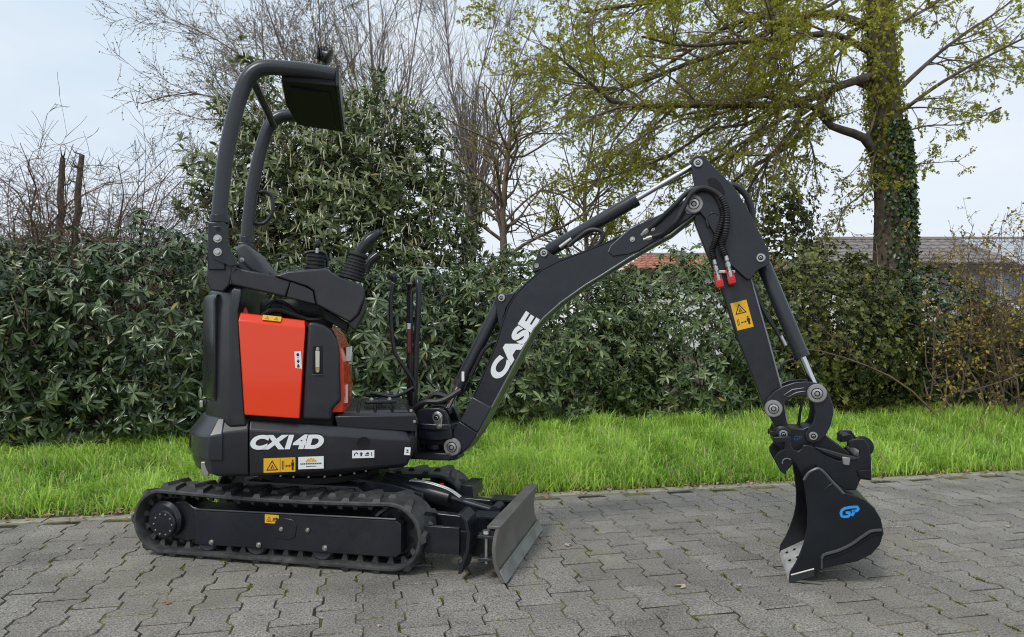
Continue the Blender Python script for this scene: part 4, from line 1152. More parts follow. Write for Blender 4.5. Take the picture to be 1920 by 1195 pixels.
for sy in (-1, 1):
    y = sy * 0.39
    # folded blade extension with its hinge pin and lugs
    ex = [(0.808, 0.268), (0.834, 0.244), (0.848, 0.189), (0.843, 0.125), (0.826, 0.081), (0.81, 0.029)]
    q = [(a, b) for a, b in ex]; qb = shift(q, -0.014)
    e_ = MB().prism(q + qb[::-1], min(y, y - sy * 0.13), max(y, y - sy * 0.13))
    if sy < 0: sub(e_, 'blade_extension', m_black, bl, 0.002)
    for z0, w in ((0.175, 0.07), (0.085, 0.06)):
        sub(MB().box(prof[2][0] - 0.075, prof[2][0] - 0.01, min(y - sy * 0.005, y - sy * 0.075), max(y - sy * 0.005, y - sy * 0.075), z0, z0 + 0.012), 'hinge_lug', m_char2, bl, 0.002)
    pn = MB().cyl((prof[2][0] - 0.045, y - sy * 0.03, 0.07), (prof[2][0] - 0.045, y - sy * 0.03, 0.20), 0.009, n=12)
    pn.lathe([(0.0001, 0.012), (0.016, 0.012), (0.018, 0.0)], (prof[2][0] - 0.045, y - sy * 0.03, 0.19), (0, 0, 1), 14)
    sub(pn, 'hinge_pin', m_zinc, bl)
    sub(MB().box(prof[2][0] - 0.19, prof[2][0] - 0.012, min(y - sy * 0.135, y - sy * 0.15), max(y - sy * 0.135, y - sy * 0.15), 0.06, 0.16), 'side_gusset', m_black, bl, 0.002)
    # push arms
    ya = sy * 0.155
    armb = MB().prism([(0.30, 0.235), (0.50, 0.215), (0.72, 0.205), (0.86, 0.20), (0.945, 0.205), (0.945, 0.10), (0.70, 0.10), (0.48, 0.11), (0.30, 0.16)], ya - 0.022, ya + 0.022)
    part(armb, 'push_arm', m_black, FT, 0.004)
    sub(MB().box(0.80, 0.94, ya - 0.05, ya + 0.05, 0.205, 0.213), 'gusset_plate', m_black, bl)
part(MB().box(0.60, 0.62, -0.35, -0.18, 0.075, 0.205), 'side_plate', m_black, FT, 0.003)
part(MB().box(0.61, 0.79, -0.345, -0.325, 0.09, 0.20), 'side_plate', m_black, FT, 0.003)
part(MB().box(0.64, 0.70, 0.16, 0.34, 0.20, 0.26), 'far_step', m_black, FT, 0.004)
bc = MB().cyl((0.32, 0, 0.30), (0.64, 0, 0.235), 0.042, n=24)
bcy = part(bc, 'blade_cylinder', m_char, FT, 0.002)
sub(MB().cyl((0.64, 0, 0.235), (0.86, 0, 0.185), 0.017, n=16), 'cylinder_rod', m_black, bcy)
sub(MB().cyl((0.86, -0.05, 0.195), (0.86, 0.05, 0.195), 0.026, n=18), 'rod_eye', m_char, bcy)
sub(MB().lathe([(0.0001, 0.02), (0.008, 0.02), (0.009, 0.0)], (0.60, -0.01, 0.282), (0.2, 0, 1), 10), 'red_cap', m_redp, bcy)
for yy in (-0.05, -0.03):
    part(MB().tube(smooth_path([(0.46, yy, 0.315), (0.54, yy, 0.31), (0.64, yy, 0.285), (0.70, yy, 0.25)]), 0.005, 8), 'hydraulic_pipe', m_zinc, FT)
# sloping cover over the blade cylinder
part(MB().loft([[(0.20, -0.12, 0.335), (0.20, 0.02, 0.335), (0.20, 0.02, 0.22), (0.20, -0.12, 0.22)], [(0.40, -0.10, 0.305), (0.40, 0.02, 0.305), (0.40, 0.02, 0.22), (0.40, -0.10, 0.22)], [(0.53, -0.06, 0.262), (0.53, 0.02, 0.262), (0.53, 0.02, 0.22), (0.53, -0.06, 0.22)]]), 'cylinder_cover', m_char2, FT, 0.004)

# ---------------------------------------------------------------- upper body
HW = 0.38
def ring_of(plan, inset, zf):
    """plan outline pulled inwards by inset, heights from zf(u, v)"""
    n = len(plan); res = []
    for i in range(n):
        a, b, c = Vector(plan[i - 1]), Vector(plan[i]), Vector(plan[(i + 1) % n])
        t = ((b - a).normalized() + (c - b).normalized()).normalized()
        q = b + Vector((-t.y, t.x)) * inset
        res.append((q.x, q.y, zf(q.x, q.y)))
    return res
# side skirt: plan runs anticlockwise seen from above
plan = [(-0.272, -HW), (0.0, -HW), (0.33, -HW), (0.395, -0.362), (0.425, -0.315), (0.428, 0.0), (0.425, 0.315), (0.395, 0.362), (0.33, HW), (0.0, HW), (-0.272, HW)]
zc = lambda u: 0.586 + (u + 0.285) * (0.521 - 0.586) / 0.703
zt = lambda u: 0.627 + (u + 0.287) * (0.553 - 0.627) / 0.705
rings = [ring_of(plan, 0.030, lambda u, v: 0.385), ring_of(plan, 0.012, lambda u, v: 0.40), ring_of(plan, 0.0, lambda u, v: 0.475), ring_of(plan, 0.0, lambda u, v: zc(u)), ring_of(plan, 0.030, lambda u, v: zt(u))]
for k, du in ((0, 0.06), (1, 0.035), (2, 0.0)):
    rings[k] = [(min(q[0], 0.425 - du) if q[0] > 0.3 else q[0], q[1], q[2] + (0.012 if q[0] > 0.3 and k < 2 else 0)) for q in rings[k]]
for k in range(len(rings)):
    rings[k] = [((-0.272 if i in (0, 10) else q[0]), q[1], q[2]) for i, q in enumerate(rings[k])]
skirt = part(MB().loft(rings), 'side_skirt', m_char, FH, 0.006, 3)
ys = -HW - 0.0012
c0 = [(-0.118, 0.53)][0]
text('lettering', 'CX14D', m_pblack, skirt, (c0[0], c0[1]), -HW - 0.0006, 0.308, 0.074, -0.02, 0.22, 0.088, 0.97)
text('lettering', 'CX14D', m_white, skirt, (c0[0], c0[1]), -HW - 0.0014, 0.298, 0.062, -0.02, 0.22, 0.062, 0.97)
c = [(-0.15, 0.434)][0]
sticker('warning_label', skirt, c, ys, 0.128, 0.060, 0.0, [m_yellow, m_pblack], tri_sign(.27, .46, .4, 2.1) + [(1, rect(.515, .05, .525, .95))] + man_sign(.58, .1, .96, .9))
c = [(-0.022, 0.439)][0]
sticker('dealer_label', skirt, c, ys, 0.104, 0.052, 0.0, [m_white, m_pblack, m_yellow, m_bluedim],
        [(2, [(.5 + .05 * math.cos(a / 8 * 6.28) + dx, .68 + dz + .1 * math.sin(a / 8 * 6.28)) for a in range(8)]) for dx, dz in ((0, .14), (-.1, .08), (.1, .08), (-.17, -.04), (.17, -.04), (-.06, -.04), (.06, -.04))] +
        [(3, rect(.08 + k * .071, .38, .08 + k * .071 + .05, .48)) for k in range(12)] + [(1, rect(.3, .2, .7, .24))])
c = [(0.195, 0.468)][0]
sticker('pictogram_label', skirt, c, ys, 0.093, 0.033, -0.01, [m_white, m_pblack], [(1, rect(.08, .3, .12, .6)), (1, [(.1, .6), (.2, .8), (.28, .55), (.22, .5), (.18, .65), (.13, .55)]), (1, rect(.37, .25, .44, .75)), (1, rect(.34, .5, .47, .62)), (1, rect(.58, .3, .75, .42)), (1, [(.58, .5), (.72, .8), (.78, .5)]), (1, rect(.86, .25, .89, .75))])
c = [(0.383, 0.475)][0]
sticker('small_label', skirt, c, ys, 0.026, 0.034, -0.1, [m_white, m_pblack], [(1, rect(.3, .3, .7, .42)), (1, rect(.35, .5, .65, .7))])
c = [(0.197, 0.514)][0]
sub(MB().lathe([(0.028, -0.002), (0.028, 0.0015), (0.024, 0.0008), (0.0001, 0.0008)], (c[0], -HW, c[1]), (0, -1, 0), 24), 'round_plug', m_shadow, skirt)

# rear counterweight
RC = 0.578
def tail_plan(r, hw, n=18, front=-0.278):
    a0 = math.asin(hw / r)
    pts = [(front, hw)] + [(-r * math.cos(a), r * math.sin(a)) for a in [a0 - 2 * a0 * i / n for i in range(n + 1)]] + [(front, -hw)]
    return pts
def tail(r, hw, front, levels):
    p = tail_plan(r, hw, 18, front); n = len(p); rings = []
    for ins, z, zr in levels:
        rg_ = ring_of(p, ins, lambda u, v: z + (zr - z) * min(max((-u - 0.28) / 0.28, 0), 1))
        rg_[0] = (front, rg_[0][1], rg_[0][2]); rg_[-1] = (front, rg_[-1][1], rg_[-1][2])
        rings.append(rg_)
    return MB().loft(rings)
cw = part(tail(RC - 0.012, HW - 0.001, -0.276, [(0.04, 0.385, 0.395), (0.01, 0.40, 0.41), (0.0, 0.44, 0.44), (0.0, 0.583, 0.565), (0.045, 0.63, 0.625)]), 'counterweight', m_char, FH, 0.006, 3)
sub(tail(RC, HW + 0.008, -0.375, [(0.004, 0.452, 0.47), (0.0, 0.46, 0.48), (0.0, 0.575, 0.555), (0.058, 0.637, 0.628)]), 'rear_cover', m_char2, cw, 0.006, 3)
sub(tail(RC - 0.02, 0.30, -0.44, [(0.045, 0.385, 0.385), (0.0, 0.41, 0.41), (0.0, 0.452, 0.452)]), 'rear_bumper', m_char, cw, 0.006)
sub(MB().box(-0.47, -0.44, -0.335, -0.32, 0.39, 0.45), 'bumper_bracket', m_zinc, cw, 0.002)
rl_ = [(-RC * math.cos(a) - 0.002, -RC * math.sin(a)) for a in (0.26, 0.31, 0.36)]
sub(MB().loft([[(x, y, 0.49) for x, y in rl_] + [(x + 0.01, y, 0.49) for x, y in rl_[::-1]], [(x, y, 0.545) for x, y in rl_] + [(x + 0.01, y, 0.545) for x, y in rl_[::-1]]]), 'rear_vent', m_shadow, cw)

# rear hood and its side flap
hoodp = tail_plan(0.512, 0.372, 18, -0.29)
def hood_ring(ins, z, fr):
    q = ring_of(hoodp, ins, lambda u, v: z)
    q[0] = (fr, q[0][1], z); q[-1] = (fr, q[-1][1], z)
    return q
hood = part(MB().loft([hood_ring(0.0, 0.60, -0.285), hood_ring(0.0, 0.66, -0.291), hood_ring(0.004, 0.9, -0.308), hood_ring(0.008, 1.08, -0.318), hood_ring(0.012, 1.165, -0.303), hood_ring(0.03, 1.19, -0.303)]), 'rear_hood', m_char, FH, 0.008, 3)
fl = []
for z, r in ((0.70, 0.514), (0.72, 0.523), (1.13, 0.523), (1.155, 0.512)):
    pts_ = [(-r * math.cos(a), -r * math.sin(a)) for a in [0.18 + 0.44 * i / 8 for i in range(9)]]
    fl.append([(x, y, z) for x, y in pts_] + [(x * 0.94, y * 0.94, z) for x, y in pts_[::-1]])
sub(MB().loft(fl), 'rear_flap', m_black, hood, 0.006, 2)
sub(MB().box(-0.515, -0.50, -0.16, -0.13, 0.66, 0.69), 'flap_hinge', m_zinc, hood, 0.002)
# sloping bracket from hood up to the roll bar
brk = [(-0.429, 1.167), (-0.444, 1.222), (-0.437, 1.267), (-0.427, 1.294), (-0.368, 1.295), (-0.338, 1.275), (-0.351, 1.19), (-0.377, 1.161)]
part(MB().prism(brk, -0.372, -0.30), 'roll_bar_mount', m_char, FH, 0.006)

# engine box behind the panels
eng = MB().box(-0.30, 0.07, -0.33, 0.33, 0.56, 1.0)
engp = part(eng, 'engine_box', m_shadow, FH, 0.01)
for u0, w, z0, hh in ((-0.20, 0.05, 1.0, 0.12), (-0.11, 0.04, 1.0, 0.09), (-0.02, 0.05, 1.0, 0.06)):
    sub(MB().box(u0, u0 + w, -0.29, -0.25, z0, z0 + hh), 'hose_bracket', m_shadow, engp, 0.005)
for k in range(3):
    sub(MB().tube(smooth_path([(-0.27, -0.28 + 0.03 * k, 1.03), (-0.18, -0.3 + 0.03 * k, 1.09 + 0.02 * k), (-0.05, -0.3, 1.05), (0.06, -0.28, 1.02 + 0.02 * k)]), 0.012, 8), 'engine_hose', m_hose, engp)
# red doors on both sides
for sy in (-1, 1):
    d = [(-0.317, 1.042), (-0.045, 1.011), (-0.069, 0.627), (-0.29, 0.648)]
    t_ = [(-0.317, 1.076), (-0.047, 1.043)]
    y0, y1, y2 = sy * 0.374, sy * 0.350, sy * 0.325
    mb = MB()
    vs = [(d[0][0], y0, d[0][1]), (d[1][0], y0, d[1][1]), (d[2][0], y0 - sy * -0.010, d[2][1]), (d[3][0], y0 - sy * -0.010, d[3][1]),
          (t_[0][0] + 0.004, y1, t_[0][1]), (t_[1][0] - 0.002, y1, t_[1][1]),
          (d[0][0], y2, d[0][1]), (d[1][0], y2, d[1][1]), (d[2][0], y2, d[2][1]), (d[3][0], y2, d[3][1]), (t_[0][0] + 0.004, y2, t_[0][1]), (t_[1][0] - 0.002, y2, t_[1][1])]
    mb.add(vs, [(0, 1, 2, 3), (4, 5, 1, 0), (10, 11, 5, 4), (6, 9, 8, 7), (10, 6, 7, 11), (3, 2, 8, 9), (0, 3, 9, 6, 10, 4), (1, 5, 11, 7, 8, 2)])
    door = part(mb, 'engine_door', m_red, FH, 0.005, 3)
    if sy < 0:
        c = [(-0.075, 0.873)][0]
        sticker('lock_label', door, c, y0 - 0.0045, 0.027, 0.077, 0.05, [m_white, m_pblack], [(1, [(.5 + .22 * math.cos(a / 10 * 6.28), .82 + .09 * math.sin(a / 10 * 6.28)) for a in range(10)]), (1, rect(.44, .62, .56, .68)), (1, rect(.3, .42, .7, .5)), (1, rect(.42, .36, .6, .56)), (1, [(.3, .12), (.7, .12), (.6, .3), (.35, .28)])])
        c = [(-0.183, 1.052)][0]
        sticker('door_label', door, (c[0], c[1]), -0.3665, 0.075, 0.024, -0.11, [m_yellow, m_pblack], tri_sign(.25, .48, .36, 3.0) + tri_sign(.75, .48, .36, 3.0)).rotation_euler[0] = R(-30)
        sub(MB().loft([[(-0.305, -0.33, 1.075), (-0.285, -0.33, 1.075), (-0.285, -0.30, 1.075), (-0.305, -0.30, 1.075)], [(-0.299, -0.32, 1.098), (-0.294, -0.32, 1.098), (-0.294, -0.31, 1.098), (-0.299, -0.31, 1.098)]]), 'door_latch', m_redp, door)
# dark side panel with the sight gauge
sp = [(-0.036, 1.036), (-0.003, 1.036), (0.032, 1.025), (0.061, 1.005), (0.081, 0.973), (0.094, 0.927), (0.096, 0.817), (0.101, 0.698), (0.065, 0.662), (0.063, 0.614), (-0.06, 0.622), (-0.049, 0.819)]
for sy in (-1, 1):
    o = part(MB().prism(sp, min(sy * 0.372, sy * 0.30), max(sy * 0.372, sy * 0.30)), 'side_panel', m_char, FH, 0.014, 4)
    if sy < 0:
        g0, g1 = [(-0.016, 0.934), (0.025, 0.816)]
        sub(MB().box(g0[0], g1[0], -0.3745, -0.371, g1[1], g0[1]), 'gauge_recess', m_shadow, o, 0.003)  # dark slab paints the shade of the recess
        sub(MB().box(g0[0] - 0.003, g1[0] + 0.003, -0.378, -0.3748, g1[1] - 0.008, g1[1] - 0.002), 'gauge_lip', m_char2, o, 0.001)
        u = (g0[0] + g1[0]) / 2
        sub(MB().box(u - 0.0085, u + 0.0085, -0.380, -0.3747, g1[1] + 0.026, g0[1] - 0.020), 'sight_glass', m_gauge, o, 0.002)
        sub(MB().box(u - 0.008, u + 0.008, -0.3808, -0.3748, g1[1] + 0.014, g1[1] + 0.0255), 'gauge_fluid', m_fluid, o)
        bolts(o, [(u, g1[1] + 0.012), (u, g0[1] - 0.012)], -0.3745, 0.75)
# bulging red front cover of the seat box
rf_ = []
for z, du in ((0.645, 0.0), (0.72, 0.006), (0.86, 0.002), (0.93, -0.012), (0.985, -0.035), (1.02, -0.075)):
    pts_ = [(0.108 + du + 0.026 * (1 - (v / 0.33) ** 2), v, z) for v in [-0.335 + 0.67 * i / 14 for i in range(15)]]
    rf_.append(pts_ + [(0.02, 0.335, z), (0.02, -0.335, z)])
fc = part(MB().loft(rf_), 'front_cover', m_red, FH, 0.003)
for y, z0, z1 in ((-0.22, 0.86, 0.93), (-0.1, 0.84, 0.9)):
    sub(MB().box(0.115, 0.145, y - 0.02, y + 0.02, z0, z1), 'cover_latch', m_zinc, fc, 0.004)
sub(MB().box(0.110, 0.1265, -0.285, -0.235, 0.68, 0.76), 'cover_label', m_white, fc)

# floor plate with raised rubber pads
flr = part(MB().loft([[(0.085, -0.345, 0.585), (0.425, -0.345, 0.553), (0.425, 0.345, 0.553), (0.085, 0.345, 0.585)], [(0.075, -0.35, 0.628), (0.425, -0.35, 0.625), (0.425, 0.35, 0.625), (0.075, 0.35, 0.628)], [(0.085, -0.335, 0.638), (0.418, -0.335, 0.636), (0.418, 0.335, 0.636), (0.085, 0.335, 0.638)]]), 'floor_plate', m_char, FH, 0.003)
pad_me = MB().loft([[(-0.033, -0.045, 0), (0.033, -0.045, 0), (0.033, 0.045, 0), (-0.033, 0.045, 0)], [(-0.028, -0.04, 0.009), (0.028, -0.04, 0.009), (0.028, 0.04, 0.009), (-0.028, 0.04, 0.009)]]).mesh('mat_pad', m_char2)
for i in range(4):
    for j in range(6):
        link('mat_pad', pad_me, flr, Matrix.Translation((0.135 + 0.074 * i, -0.265 + 0.106 * j, 0.637)))
bolts(flr, [(0.415, 0.60), (0.40, 0.648)], -0.352, 0.7)
# pedals and levers
for y in (-0.17, 0.17):
    pd = part(MB().box(0.20, 0.34, y - 0.06, y + 0.06, 0.668, 0.684), 'foot_pedal', m_black, FH, 0.005)
    sub(MB().box(0.26, 0.28, y - 0.015, y + 0.015, 0.636, 0.668), 'pedal_post', m_black, pd)
    bolts(pd, [(0.23, 0.688), (0.31, 0.688)], y - 0.05, 0.9)
pts_ = [(0.224, 0.703), (0.276, 0.692), (0.327, 0.683), (0.38, 0.698), (0.431, 0.725)]
part(MB().tube(smooth_path(pr(pts_, -0.05)), 0.011, 10, flat=0.8), 'pedal_bar', m_black, FH)
part(MB().tube(smooth_path(pr([(0.431, 0.704), (0.431, 0.634)], -0.04)), 0.018, 12), 'lever_socket', m_black, FH)
for yv, nm in ((-0.02, 0),):
    p = [(0.335, 1.227), (0.322, 1.155), (0.322, 1.052), (0.335, 0.923), (0.35, 0.876), (0.396, 0.806), (0.43, 0.751), (0.437, 0.702)]
    lv = part(MB().tube(smooth_path(pr(p, yv)), 0.010, 10), 'travel_lever', m_black, FH)
    k = [(0.335, 1.278), (0.335, 1.232)]
    sub(MB().lathe([(0.0001, 0.0), (0.016, 0.002), (0.019, 0.012), (0.018, 0.030), (0.010, 0.042), (0.009, 0.05)], (k[0][0], yv, k[0][1]), (0.03, 0, -1), 16), 'lever_knob', m_black, lv)
    sub(MB().cyl((k[1][0], yv, k[1][1] + 0.004), (k[1][0] - 0.001, yv, k[1][1] - 0.006), 0.009, n=12), 'lever_collar', m_zinc, lv)
p1 = [(0.454, 1.24), (0.457, 1.157), (0.446, 0.948), (0.441, 0.791), (0.436, 0.63)]
gl = part(MB().tube(smooth_path([(p1[0][0] - 0.004, 0.16, p1[0][1] - 0.01), (p1[0][0], 0.12, p1[0][1] + 0.012), (p1[0][0], 0.02, p1[0][1] + 0.012)] + pr(p1[1:], 0.0)), 0.0145, 12), 'grab_loop', m_black, FH)
p2 = [(0.422, 1.197), (0.42, 1.053), (0.417, 0.895), (0.42, 0.632)]
g2 = part(MB().tube(smooth_path(pr(p2, 0.03)), 0.012, 10), 'guard_post', m_black, FH)
q = [(0.414, 1.013), (0.411, 0.89)]
sub(MB().box(q[0][0] - 0.012, q[0][0] + 0.006, 0.005, 0.017, q[1][1], q[0][1] - 0.01), 'red_reflector', mat('dull_red', (0.16, 0.012, 0.015), 0.35), g2, 0.002)
sub(MB().box(q[0][0] - 0.013, q[0][0] + 0.005, 0.004, 0.018, q[0][1] - 0.008, q[0][1] + 0.022), 'guard_clip', m_zinc, g2, 0.002)
part(MB().tube(smooth_path([(p2[-1][0], 0.2, 0.64), (p2[-1][0], 0.2, 0.95), (p2[-1][0], 0.19, 1.15), (p2[-1][0], 0.16, 1.24)]), 0.012, 10), 'guard_post', m_black, FH)

# consoles: the near one lowered, the far one folded
arm_r = [(-0.324, 1.261), (-0.173, 1.232), (-0.106, 1.21), (-0.126, 1.142), (-0.343, 1.191), (-0.35, 1.222)]
ca = part(MB().prism(arm_r, -0.372, -0.265), 'console_arm', m_char, FH, 0.007, 3)
cap = [(-0.371, 1.195), (-0.348, 1.278), (-0.324, 1.263), (-0.343, 1.191)]
sub(MB().prism(cap, -0.368, -0.27), 'console_hinge', m_char2, ca, 0.004)
mid = [(-0.105, 1.209), (-0.045, 1.188), (-0.014, 1.17), (-0.003, 1.111), (-0.123, 1.142)]
sub(MB().prism(mid, -0.3745, -0.262), 'console_joint', m_char, ca, 0.004)
side = [(-0.172, 1.231), (-0.125, 1.25), (0.037, 1.266), (0.092, 1.23), (0.183, 1.2), (0.199, 1.181), (0.204, 1.147), (0.174, 1.069), (0.139, 1.034), (-0.001, 1.111), (-0.012, 1.17), (-0.044, 1.19), (-0.105, 1.209)]
n_ = len(side); ctr = (0.1, 1.14)
def inner(p, s): return [((a - ctr[0]) * s + ctr[0], (b - ctr[1]) * s + ctr[1]) for a, b in p]
con = part(MB().loft([pr(inner(side, 0.965), -0.384), pr(side, -0.372), pr(side, -0.215), pr(inner(side, 0.96), -0.20)]), 'joystick_console', m_char, FH, 0.005, 3)
nose = [(0.203, 1.155), (0.21, 1.092), (0.199, 1.069), (0.161, 0.998), (0.129, 1.025), (0.138, 1.039), (0.174, 1.074)]
sub(MB().prism(nose, -0.366, -0.225), 'console_nose', m_char, con, 0.008, 3)
sub(MB().prism([(0.011, 1.106), (0.135, 1.03), (0.124, 0.995), (0.034, 1.046)], -0.345, -0.24), 'console_underside', m_shadow, con, 0.005)
def bellows(a, b, r0, r1, n=7):
    a, b = Vector(a), Vector(b); prof_ = []
    L_ = (b - a).length
    for i in range(n):
        t = i / n; r = r0 + (r1 - r0) * t
        prof_ += [(r, L_ * t), (r, L_ * (t + 0.45 / n)), (r - 0.008, L_ * (t + 0.6 / n)), (r - 0.008, L_ * (t + 0.9 / n))]
    prof_ += [(r1, L_), (0.0001, L_)]
    return MB().lathe([(0.0001, 0)] + prof_, a, b - a, 22)
def joystick(base, top, grip, y, con_):
    b = sub(bellows((base[0], y, base[1]), (top[0], y, top[1]), 0.060, 0.038), 'joystick_boot', m_bellow, con_)
    d = (Vector((top[0], y, top[1])) - Vector((base[0], y, base[1]))).normalized()
    sub(MB().lathe([(0.040, 0), (0.043, 0.004), (0.043, 0.014), (0.03, 0.02)], (top[0], y, top[1]), d, 18), 'boot_collar', m_bellow, con_)
    pth = smooth_path(pr(grip, y), 4)
    rs = [0.018 + 0.008 * math.sin(math.pi * min(i / (len(pth) - 1) * 1.1, 1)) for i in range(len(pth))]; rs[-1] = 0.021
    sub(MB().tube(pth, rs, 14), 'joystick_grip', m_black, con_, 0.003)
b_, t_ = [(0.143, 1.226), (0.171, 1.325)]
joystick(b_, t_, [(0.173, 1.335), (0.194, 1.368), (0.219, 1.4), (0.247, 1.422), (0.268, 1.436)], -0.29, con)
fcon = part(MB().loft([[(0.0, 0.20, 1.02), (0.07, 0.20, 1.06), (0.05, 0.20, 1.27), (-0.06, 0.20, 1.25)], [(0.0, 0.33, 1.02), (0.07, 0.33, 1.06), (0.05, 0.33, 1.27), (-0.06, 0.33, 1.25)]]), 'folded_console', m_char, FH, 0.008)
b_, t_ = [(-0.026, 1.279), (-0.016, 1.352)]
bz = part(bellows((b_[0], -0.13, b_[1] - 0.03), (t_[0], -0.13, t_[1]), 0.052, 0.04, 6), 'lever_boot', m_bellow, FH)
sub(MB().cyl((t_[0], -0.13, t_[1]), (t_[0] + 0.002, -0.13, t_[1] + 0.03), 0.007, n=12), 'lever_shaft', m_zinc, bz)
sub(MB().lathe([(0.008, 0.0), (0.013, 0.01), (0.014, 0.026), (0.009, 0.04), (0.0001, 0.044)], (t_[0] + 0.002, -0.13, t_[1] + 0.026), (0.1, 0, 1), 14), 'lever_knob', m_black, bz)
sub(MB().tube(smooth_path(pr([(-0.073, 1.349), (-0.064, 1.362), (-0.004, 1.366), (0.022, 1.349), (0.027, 1.297)], -0.08), 4), 0.008, 8), 'boot_frame', m_black, bz)
bp = [(0.2, 1.265), (0.209, 1.295), (0.229, 1.325), (0.258, 1.348)]
part(MB().tube(smooth_path(pr(bp, -0.16), 4), [0.02] * 13, 12), 'side_grip', m_black, FH)
part(MB().prism([(-0.156, 1.264), (-0.004, 1.279), (0.092, 1.199), (0.092, 1.099), (-0.099, 1.147)], -0.19, -0.02), 'console_bridge', m_shadow, FH, 0.01)

# seat
sb = [(-0.361, 1.357), (-0.347, 1.376), (-0.325, 1.386), (-0.307, 1.377), (-0.276, 1.34), (-0.231, 1.284), (-0.208, 1.251), (-0.226, 1.232), (-0.294, 1.264), (-0.338, 1.305)]
seat = part(MB().loft([pr(inner(sb, 0.99), -0.215), pr(sb, -0.19), pr(sb, 0.19), pr(inner(sb, 0.99), 0.215)]), 'seat', m_seat, FH, 0.012, 3)
sub(MB().box(-0.26, 0.03, -0.2, 0.2, 1.06, 1.14), 'seat_cushion', m_seat, seat, 0.03, 4)
sub(MB().prism([(-0.379, 1.279), (-0.392, 1.33), (-0.384, 1.34), (-0.331, 1.28), (-0.291, 1.244), (-0.324, 1.245)], -0.24, -0.215), 'seat_bracket', m_black, seat, 0.003)
bolts(seat, [(-0.324, 1.308), (-0.346, 1.292)], -0.2405, 1.1)

# ---------------------------------------------------------------- roll bar and canopy
RY = 0.345
post = [(-0.396, 1.469), (-0.39, 1.559), (-0.369, 1.739), (-0.335, 1.909), (-0.31, 1.998), (-0.286, 2.058), (-0.254, 2.096), (-0.211, 2.115), (-0.142, 2.118), (-0.032, 2.114), (0.077, 2.103)]
pth = smooth_path(pr(post, -RY), 5)
rb = {}
for sy in (-1, 1):
    o = part(MB().tube([(q.x, sy * RY, q.z) for q in pth], 0.032, 20), 'roll_bar_post', m_char2, FH)
    rb[sy] = o
    lo = [(-0.396, 1.465), (-0.401, 1.335), (-0.403, 1.286)]
    sub(MB().tube(pr([(post[0][0], post[0][1] - 0.02), (post[0][0], post[0][1] + 0.012)], sy * RY), 0.038, 20), 'post_collar', m_black, o, 0.003)
    bxs = MB().box(-0.435, -0.365, min(sy * 0.305, sy * 0.382), max(sy * 0.305, sy * 0.382), 1.25, 1.45)
    lower = sub(bxs, 'post_socket', m_black, o, 0.006)
    if sy < 0:
        g = [(-0.366, 1.431), (-0.359, 1.358), (-0.328, 1.301), (-0.313, 1.273), (-0.345, 1.266), (-0.411, 1.295), (-0.414, 1.43)]
        sub(MB().prism(g, -0.391, -0.381), 'post_gusset', m_black, o, 0.002)
        bolts(o, [(-0.393, 1.379), (-0.393, 1.324)], -0.391, 1.75)
        bolts(o, [(-0.391, 1.418)], -0.391, 1.0, MB().lathe([(0.010, 0.0), (0.010, 0.001), (0.0001, 0.001)], (0, 0, 0), (0, -1, 0), 14).mesh('hole', m_shadow), 'bolt_hole')  # the hole is a dark disc, its shade painted
    else:
        sub(MB().box(-0.43, -0.37, 0.385, 0.392, 1.27, 1.50), 'post_gusset', m_char2, o, 0.002)
br = [(-0.265, 2.071)][0]
part(MB().cyl((br[0], -RY, br[1] - 0.01), (br[0], RY, br[1] - 0.01), 0.017, n=14), 'roll_bar_brace', m_black, FH)
cp = [(-0.148, 2.113), (0.077, 2.103)]
zt0, zt1 = cp[0][1] - 0.012, cp[1][1] - 0.010
can = MB()
u0, u1 = cp[0][0] + 0.0, cp[1][0] + 0.004
can.loft([[(u0, -0.33, zt0 - 0.035), (u0 - 0.02, 0.0, zt0 - 0.035), (u0, 0.33, zt0 - 0.035), (u1, 0.36, zt1 - 0.045), (u1, -0.36, zt1 - 0.045)], [(u0, -0.33, zt0 + 0.028), (u0 - 0.02, 0.0, zt0 + 0.028), (u0, 0.33, zt0 + 0.028), (u1, 0.36, zt1 + 0.036), (u1, -0.36, zt1 + 0.036)]])
cano = part(can, 'canopy', m_shadow, FH, 0.006)
sub(MB().box(u1 - 0.002, u1 + 0.012, -0.385, 0.385, zt1 - 0.05, zt1 + 0.04), 'canopy_front_edge', m_black, cano, 0.003)
sub(MB().box(u0 + 0.03, u1 - 0.03, -0.28, 0.28, zt0 - 0.055, zt0 - 0.036), 'canopy_liner', m_shadow, cano, 0.004)
wl = [(-0.015, 2.273), (0.014, 2.308), (0.044, 2.265)]
wlp = part(MB().lathe([(0.0001, -0.03), (0.022, -0.03), (0.030, -0.022), (0.033, 0.012), (0.036, 0.02), (0.036, 0.028), (0.030, 0.03), (0.0001, 0.03)], (wl[1][0] - 0.004, -0.05, wl[1][1] - 0.012), (0.8, -0.2, -0.35), 20), 'work_light', m_black, FH)
sub(MB().box(wl[1][0] - 0.012, wl[1][0] + 0.010, -0.06, -0.04, zt1 + 0.03, wl[1][1] - 0.03), 'light_bracket', m_black, wlp)
for k in range(4):
    sub(MB().box(wl[1][0] - 0.030 + 0.013 * k, wl[1][0] - 0.024 + 0.013 * k, -0.083, -0.012, wl[1][1] - 0.034 + 0.002 * k, wl[1][1] + 0.022 - 0.003 * k), 'cooling_fin', m_shadow, wlp)
hd = [(-0.345, 1.712), (-0.308, 1.716), (-0.279, 1.695), (-0.269, 1.651), (-0.277, 1.601), (-0.3, 1.565), (-0.327, 1.55), (-0.363, 1.554)]
part(MB().tube(smooth_path(pr(hd, RY), 5), 0.0095, 10), 'grab_handle', m_black, FH)

